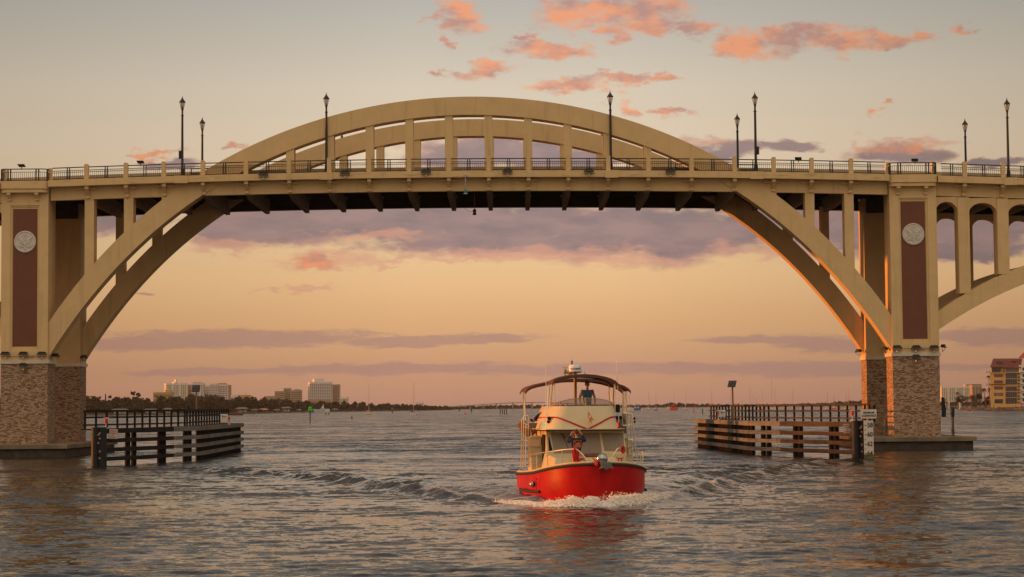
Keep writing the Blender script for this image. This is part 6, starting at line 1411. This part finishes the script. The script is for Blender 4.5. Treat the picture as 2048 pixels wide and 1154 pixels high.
def buoy(px, wl, m, lb):
    Y = HC*F/(wl-(814-ROLL*(px-1024))); c = W(px, 815, Y); s = Y/F; r = empty('buoy', (c.x, Y, 0), lb, 'buoy', 'channel markers and buoys')
    MB().lathe((c.x, Y, -.3), [(1.7*s,0),(2.1*s,.3),(1.9*s,.75),(.8*s,.8),(.7*s,.8+2.4*s),(.2*s,.8+3.6*s)], 12).build('float', GM[m], r, smooth=True)
buoy(703.5, 837.3, 'dgreen', 'small dark green can buoy on the water at left centre'); buoy(930, 828, 'orangem', 'small red nun buoy left of the sign frame')
def twopost(px0, px1, pyt, pyb, wl, lb, white=True):
    Y = HC*F/(wl-(814-ROLL*(px0-1024))); a = W(px0, pyb, Y); b = W(px1, pyt, Y); r = empty('water_sign', ((a.x+b.x)/2, Y, 0), lb, 'sign', 'signs on posts in the water')
    MB().box(a.x, b.x, Y, Y+.1, a.z, b.z).build('board', M['signw'] if white else M['grey'], r)
    for x in (a.x+(b.x-a.x)*.2, a.x+(b.x-a.x)*.8): MB().tube([(x, Y+.3, -1), (x, Y+.3, b.z)], .2, 6).build('post', M['tdark'], r)
twopost(650, 659.5, 817.5, 824, 830, 'pale board on two dark posts standing before the docked ship'); twopost(999, 1006.5, 817, 821, 829, 'left board of the pair standing in open water before the distant bridge', False); twopost(1007.5, 1014.5, 817.5, 820.5, 829, 'right board of the pair standing in open water before the distant bridge', False)
# ---------------------------------------------------------------- island at the right
YI = 900
island = [(1924, 930), (1945, YI+2), (1990, YI), (2060, YI-4), (2300, YI-10)]
land(island, back=420)
land([(1875, 1200), (1930, 1230), (2300, 1300)], back=260)
rg = random.Random(21)
mb = MB()
for i in range(620):
    px = 1922+rg.random()**.9*190; Y = interp(island, px)-1+rg.uniform(-2, 7); r_ = rg.uniform(.25, .75); p = W(px, 815, Y); t_ = (Y-(interp(island, px)-3))/9
    mb.ball((p.x, Y, .05+1.25*t_*rg.uniform(.6, 1.1)), r_*rg.uniform(.8, 1.5), r_, r_*.75, 6, 4, .3)
o = mb.build('riprap_rocks', GM['rock']); tag(o, kind='stuff')
g0 = W(2011, 780, YI+14); YW = YI+14
rc = empty('condominium', (g0.x, YW, 1.2), 'yellow seven storey building with a red sloping roof on the right island', 'building', rz=R(-13.4)); ORG[rc.name] = Vector((g0.x, YW, 1.2))
def wb(px0, px1, py0, py1, y0, y1): a = W(px0, py1, YW); b = W(px1, py0, YW); return (a.x, b.x, YW+y0, YW+y1, a.z, b.z)
MB().box(*wb(1982.3, 2039.3, 745, 818, 0, 16)).build('wall', GM['ochre'], rc)
MB().box(*wb(1983.5, 2039.3, 733, 745, 1.2, 16)).build('top_storey', GM['ochre'], rc)
for py in (757.2, 769.2, 782.2, 794.8): MB().box(*wb(2010.3, 2034, py, py+.9, -.35, -.001)).build('floor_edge', GM['ochre'], rc)
tr = MB(); tr.box(*wb(1982, 2040, 744.6, 745.9, -.5, 1.3)); tr.build('floor_edge', GM['ochre'], rc)
MB().box(*wb(1982, 2011, 767.6, 769.6, -.5, -.001)).build('red_ledge', GM['redtrim'], rc)
a = W(1981.5, 733, YW); b = W(2040.5, 733, YW); c = W(1987, 716.2, YW); d = W(2044, 716.2, YW)
MB().add([(a.x, YW-.6, a.z), (b.x, YW-.6, W(2040,736.5,YW).z), (d.x, YW+8, d.z), (c.x, YW+8, c.z), (a.x, YW+17, a.z), (b.x, YW+17, a.z)], [(0,1,2,3), (3,2,5,4), (0,3,4), (1,5,2), (0,4,5,1)]).build('roof', GM['redroof'], rc)
def pn(nm, m, px0, px1, py0, py1, y0=-.06, y1=.05): return MB().box(*wb(px0, px1, py0, py1, y0, y1)).build(nm, GM[m], rc)
for i, (y0, y1) in enumerate(((748, 754.2), (760.5, 766.8), (772.7, 779), (785.4, 792))):
    w_ = pn('window', 'glass' if i != 3 else 'glassb', 1991.2, 2002.8, y0, y1)
    pn('shutter', 'redtrim', 1989, 1991, y0, y1, -.12); pn('shutter', 'redtrim', 2003, 2005.6, y0, y1, -.12)
    mb = MB()
    for q in (1993.5, 1997, 2000.5): mb.box(*wb(q-.15, q+.15, y0, y1, -.1, -.061))
    mb.build('mullion', GM['ochre'], rc)
pn('window', 'glass', 1990, 2005.8, 798.2, 806.8)
for y0, y1 in ((746.2, 756.8), (758.2, 769), (773, 782), (784.3, 794.6), (796, 807.6)):
    pn('balcony_opening', 'glass', 2011.2, 2033.2, y0, y1); mb = MB()
    for q in np.linspace(2012, 2032.5, 6): mb.box(*wb(q-.12, q+.12, y0, y1, -.1, -.061))
    mb.box(*wb(2011.2, 2033.2, y1-3.4, y1-3.0, -.3, -.25)); mb.build('balcony_bars', GM['greyroof'], rc)
pn('window', 'glass', 1984.6, 2001.5, 733.8, 744.2, 1.1, 1.3); pn('window', 'glassb', 2011.6, 2038.6, 734.6, 743.8, 1.1, 1.3)
for py in (746.2, 752.9, 758.7, 765.5, 771.3, 777.8, 783.8, 790.7, 796.5, 803.3): pn('small_window', 'glass', 2034.7, 2038.5, py, py+3.6)
for py in (734.8, 740.4): pn('small_window', 'glass', 2006.1, 2009, py, py+3.5, 1.1, 1.3)
pn('dormer', 'glass', 1993.5, 2005.5, 722.5, 728.8, 2.0, 4.5); MB().box(*wb(2024.5, 2030.5, 719, 721.8, 3.6, 5.6)).build('skylight', GM['glassb'], rc)
for py in (740.8, 766.4, 783, 795.5):
    mb = MB(); mb.box(*wb(1973.8, 1982.2, py+3.6, py+4.4, 2, 10)); mb.build('side_balcony', GM['ochre'], rc)
    if py < 770: MB().box(*wb(1973.9, 1975.2, py, py+3.6, 2, 2.4)).box(*wb(1979.5, 1981, py, py+3.6, 2, 2.4)).box(*wb(1975.2, 1979.5, py+1, py+1.4, 2, 2.2)).build('balcony_rail', GM['greyroof'], rc)
r2 = empty('condominium', (W(2060, 780, YW).x, YW+8, 1.2), 'pale grey building cut by the right frame edge beside the yellow one', 'building')
def wb2(px0, px1, py0, py1, y0, y1): return wb(px0, px1, py0, py1, y0, y1)
MB().box(*wb(2039.8, 2110, 730, 818, -1, 16)).build('wall', GM['wall'], r2)
MB().add([(W(2038,0,YW).x, YW-1.5, W(0,732,YW).z+0) , (W(2112,0,YW).x, YW-1.5, W(0,732,YW).z), (W(2112,0,YW).x, YW+8, W(0,716,YW).z), (W(2045,0,YW).x, YW+8, W(0,716,YW).z), (W(2038,0,YW).x, YW+17, W(0,732,YW).z), (W(2112,0,YW).x, YW+17, W(0,732,YW).z)], [(0,1,2,3),(3,2,5,4),(0,3,4),(1,5,2),(0,4,5,1)]).build('roof', GM['redroof'], r2)
for y0 in (735, 748, 759, 772, 786, 797):
    MB().box(*wb(2044, 2060, y0, y0+6, -1.06, -.95)).build('window', GM['glass'], r2); MB().box(*wb(2064, 2080, y0, y0+6, -1.06, -.95)).build('window', GM['glass'], r2)
    MB().box(*wb(2040, 2110, y0+8, y0+9.2, -1.8, -1.001)).build('balcony', GM['wallw'], r2)
palm(1967, 777.5, YI+25, 7.2, 'leaning palm left of the yellow building, the most open one', lean=1.4); palm(1977.5, 752, YI+26, 6.3, 'tallest palm against the left wall of the yellow building'); palm(1979, 777, YI+24, 6, 'lower palm against the left wall of the yellow building')
palm(1915, 784.5, YI+230, 5.6, 'palm between the right tower and the island'); palm(1890.5, 798.5, YI+260, 3, 'small palm just right of the right tower')
tree(1925, 790, 806, YI+200, 31, 'broad dark umbrella tree left of the island', seed=31, trunks=3); tree(1951, 785.5, 804, YI+120, 28, 'dark grove of thin trunks left of the palms', seed=32, trunks=7); tree(1972, 792, 812, YI+40, 20, 'brown bush in front of the palms by the yellow building', seed=33, trunks=2)
for px in np.linspace(1902, 1980, 15): pass
dock(1886, 1925, 1190, 'dock with pale pilings between the right tower and the island')
mb = MB(); rg = random.Random(2)
for px in (1891.5, 1896, 1898.5, 1919, 1921.5):
    p = W(px, 815, 1150); o = MB().tube([(p.x, 1150, -1), (p.x, 1150, W(px, 806+rg.uniform(-1,1), 1150).z)], .28, 7).build('mooring_pile', GM['wall']); tag(o, {1891.5:'leftmost pale mooring pile right of the right tower',1896:'left one of two close mooring piles behind the marker post',1898.5:'right one of two close mooring piles behind the marker post',1919:'pale mooring pile left of the rocks',1921.5:'pale mooring pile touching the left tip of the rocks'}[px], 'piling', 'mooring piles by the island')
# ---------------------------------------------------------------- haze
hz = MB().box(-5200, 5200, -80, 6700, -3, 84).build('haze', mat('haze_unused', (1, 1, 1)), None, org=(0, 0, 0)); tag(hz, kind='stuff')
hm = bpy.data.materials.new('haze'); hm.use_nodes = True; n = hm.node_tree.nodes; n.remove(n['Principled BSDF'])
pv = n.new('ShaderNodeVolumePrincipled'); pv.inputs['Color'].default_value = (.93, .86, .84, 1); pv.inputs['Density'].default_value = .000035; pv.inputs['Anisotropy'].default_value = .2
hm.node_tree.links.new(pv.outputs[0], n['Material Output'].inputs['Volume']); hz.data.materials.clear(); hz.data.materials.append(hm)
print('objects', len(bpy.data.objects))
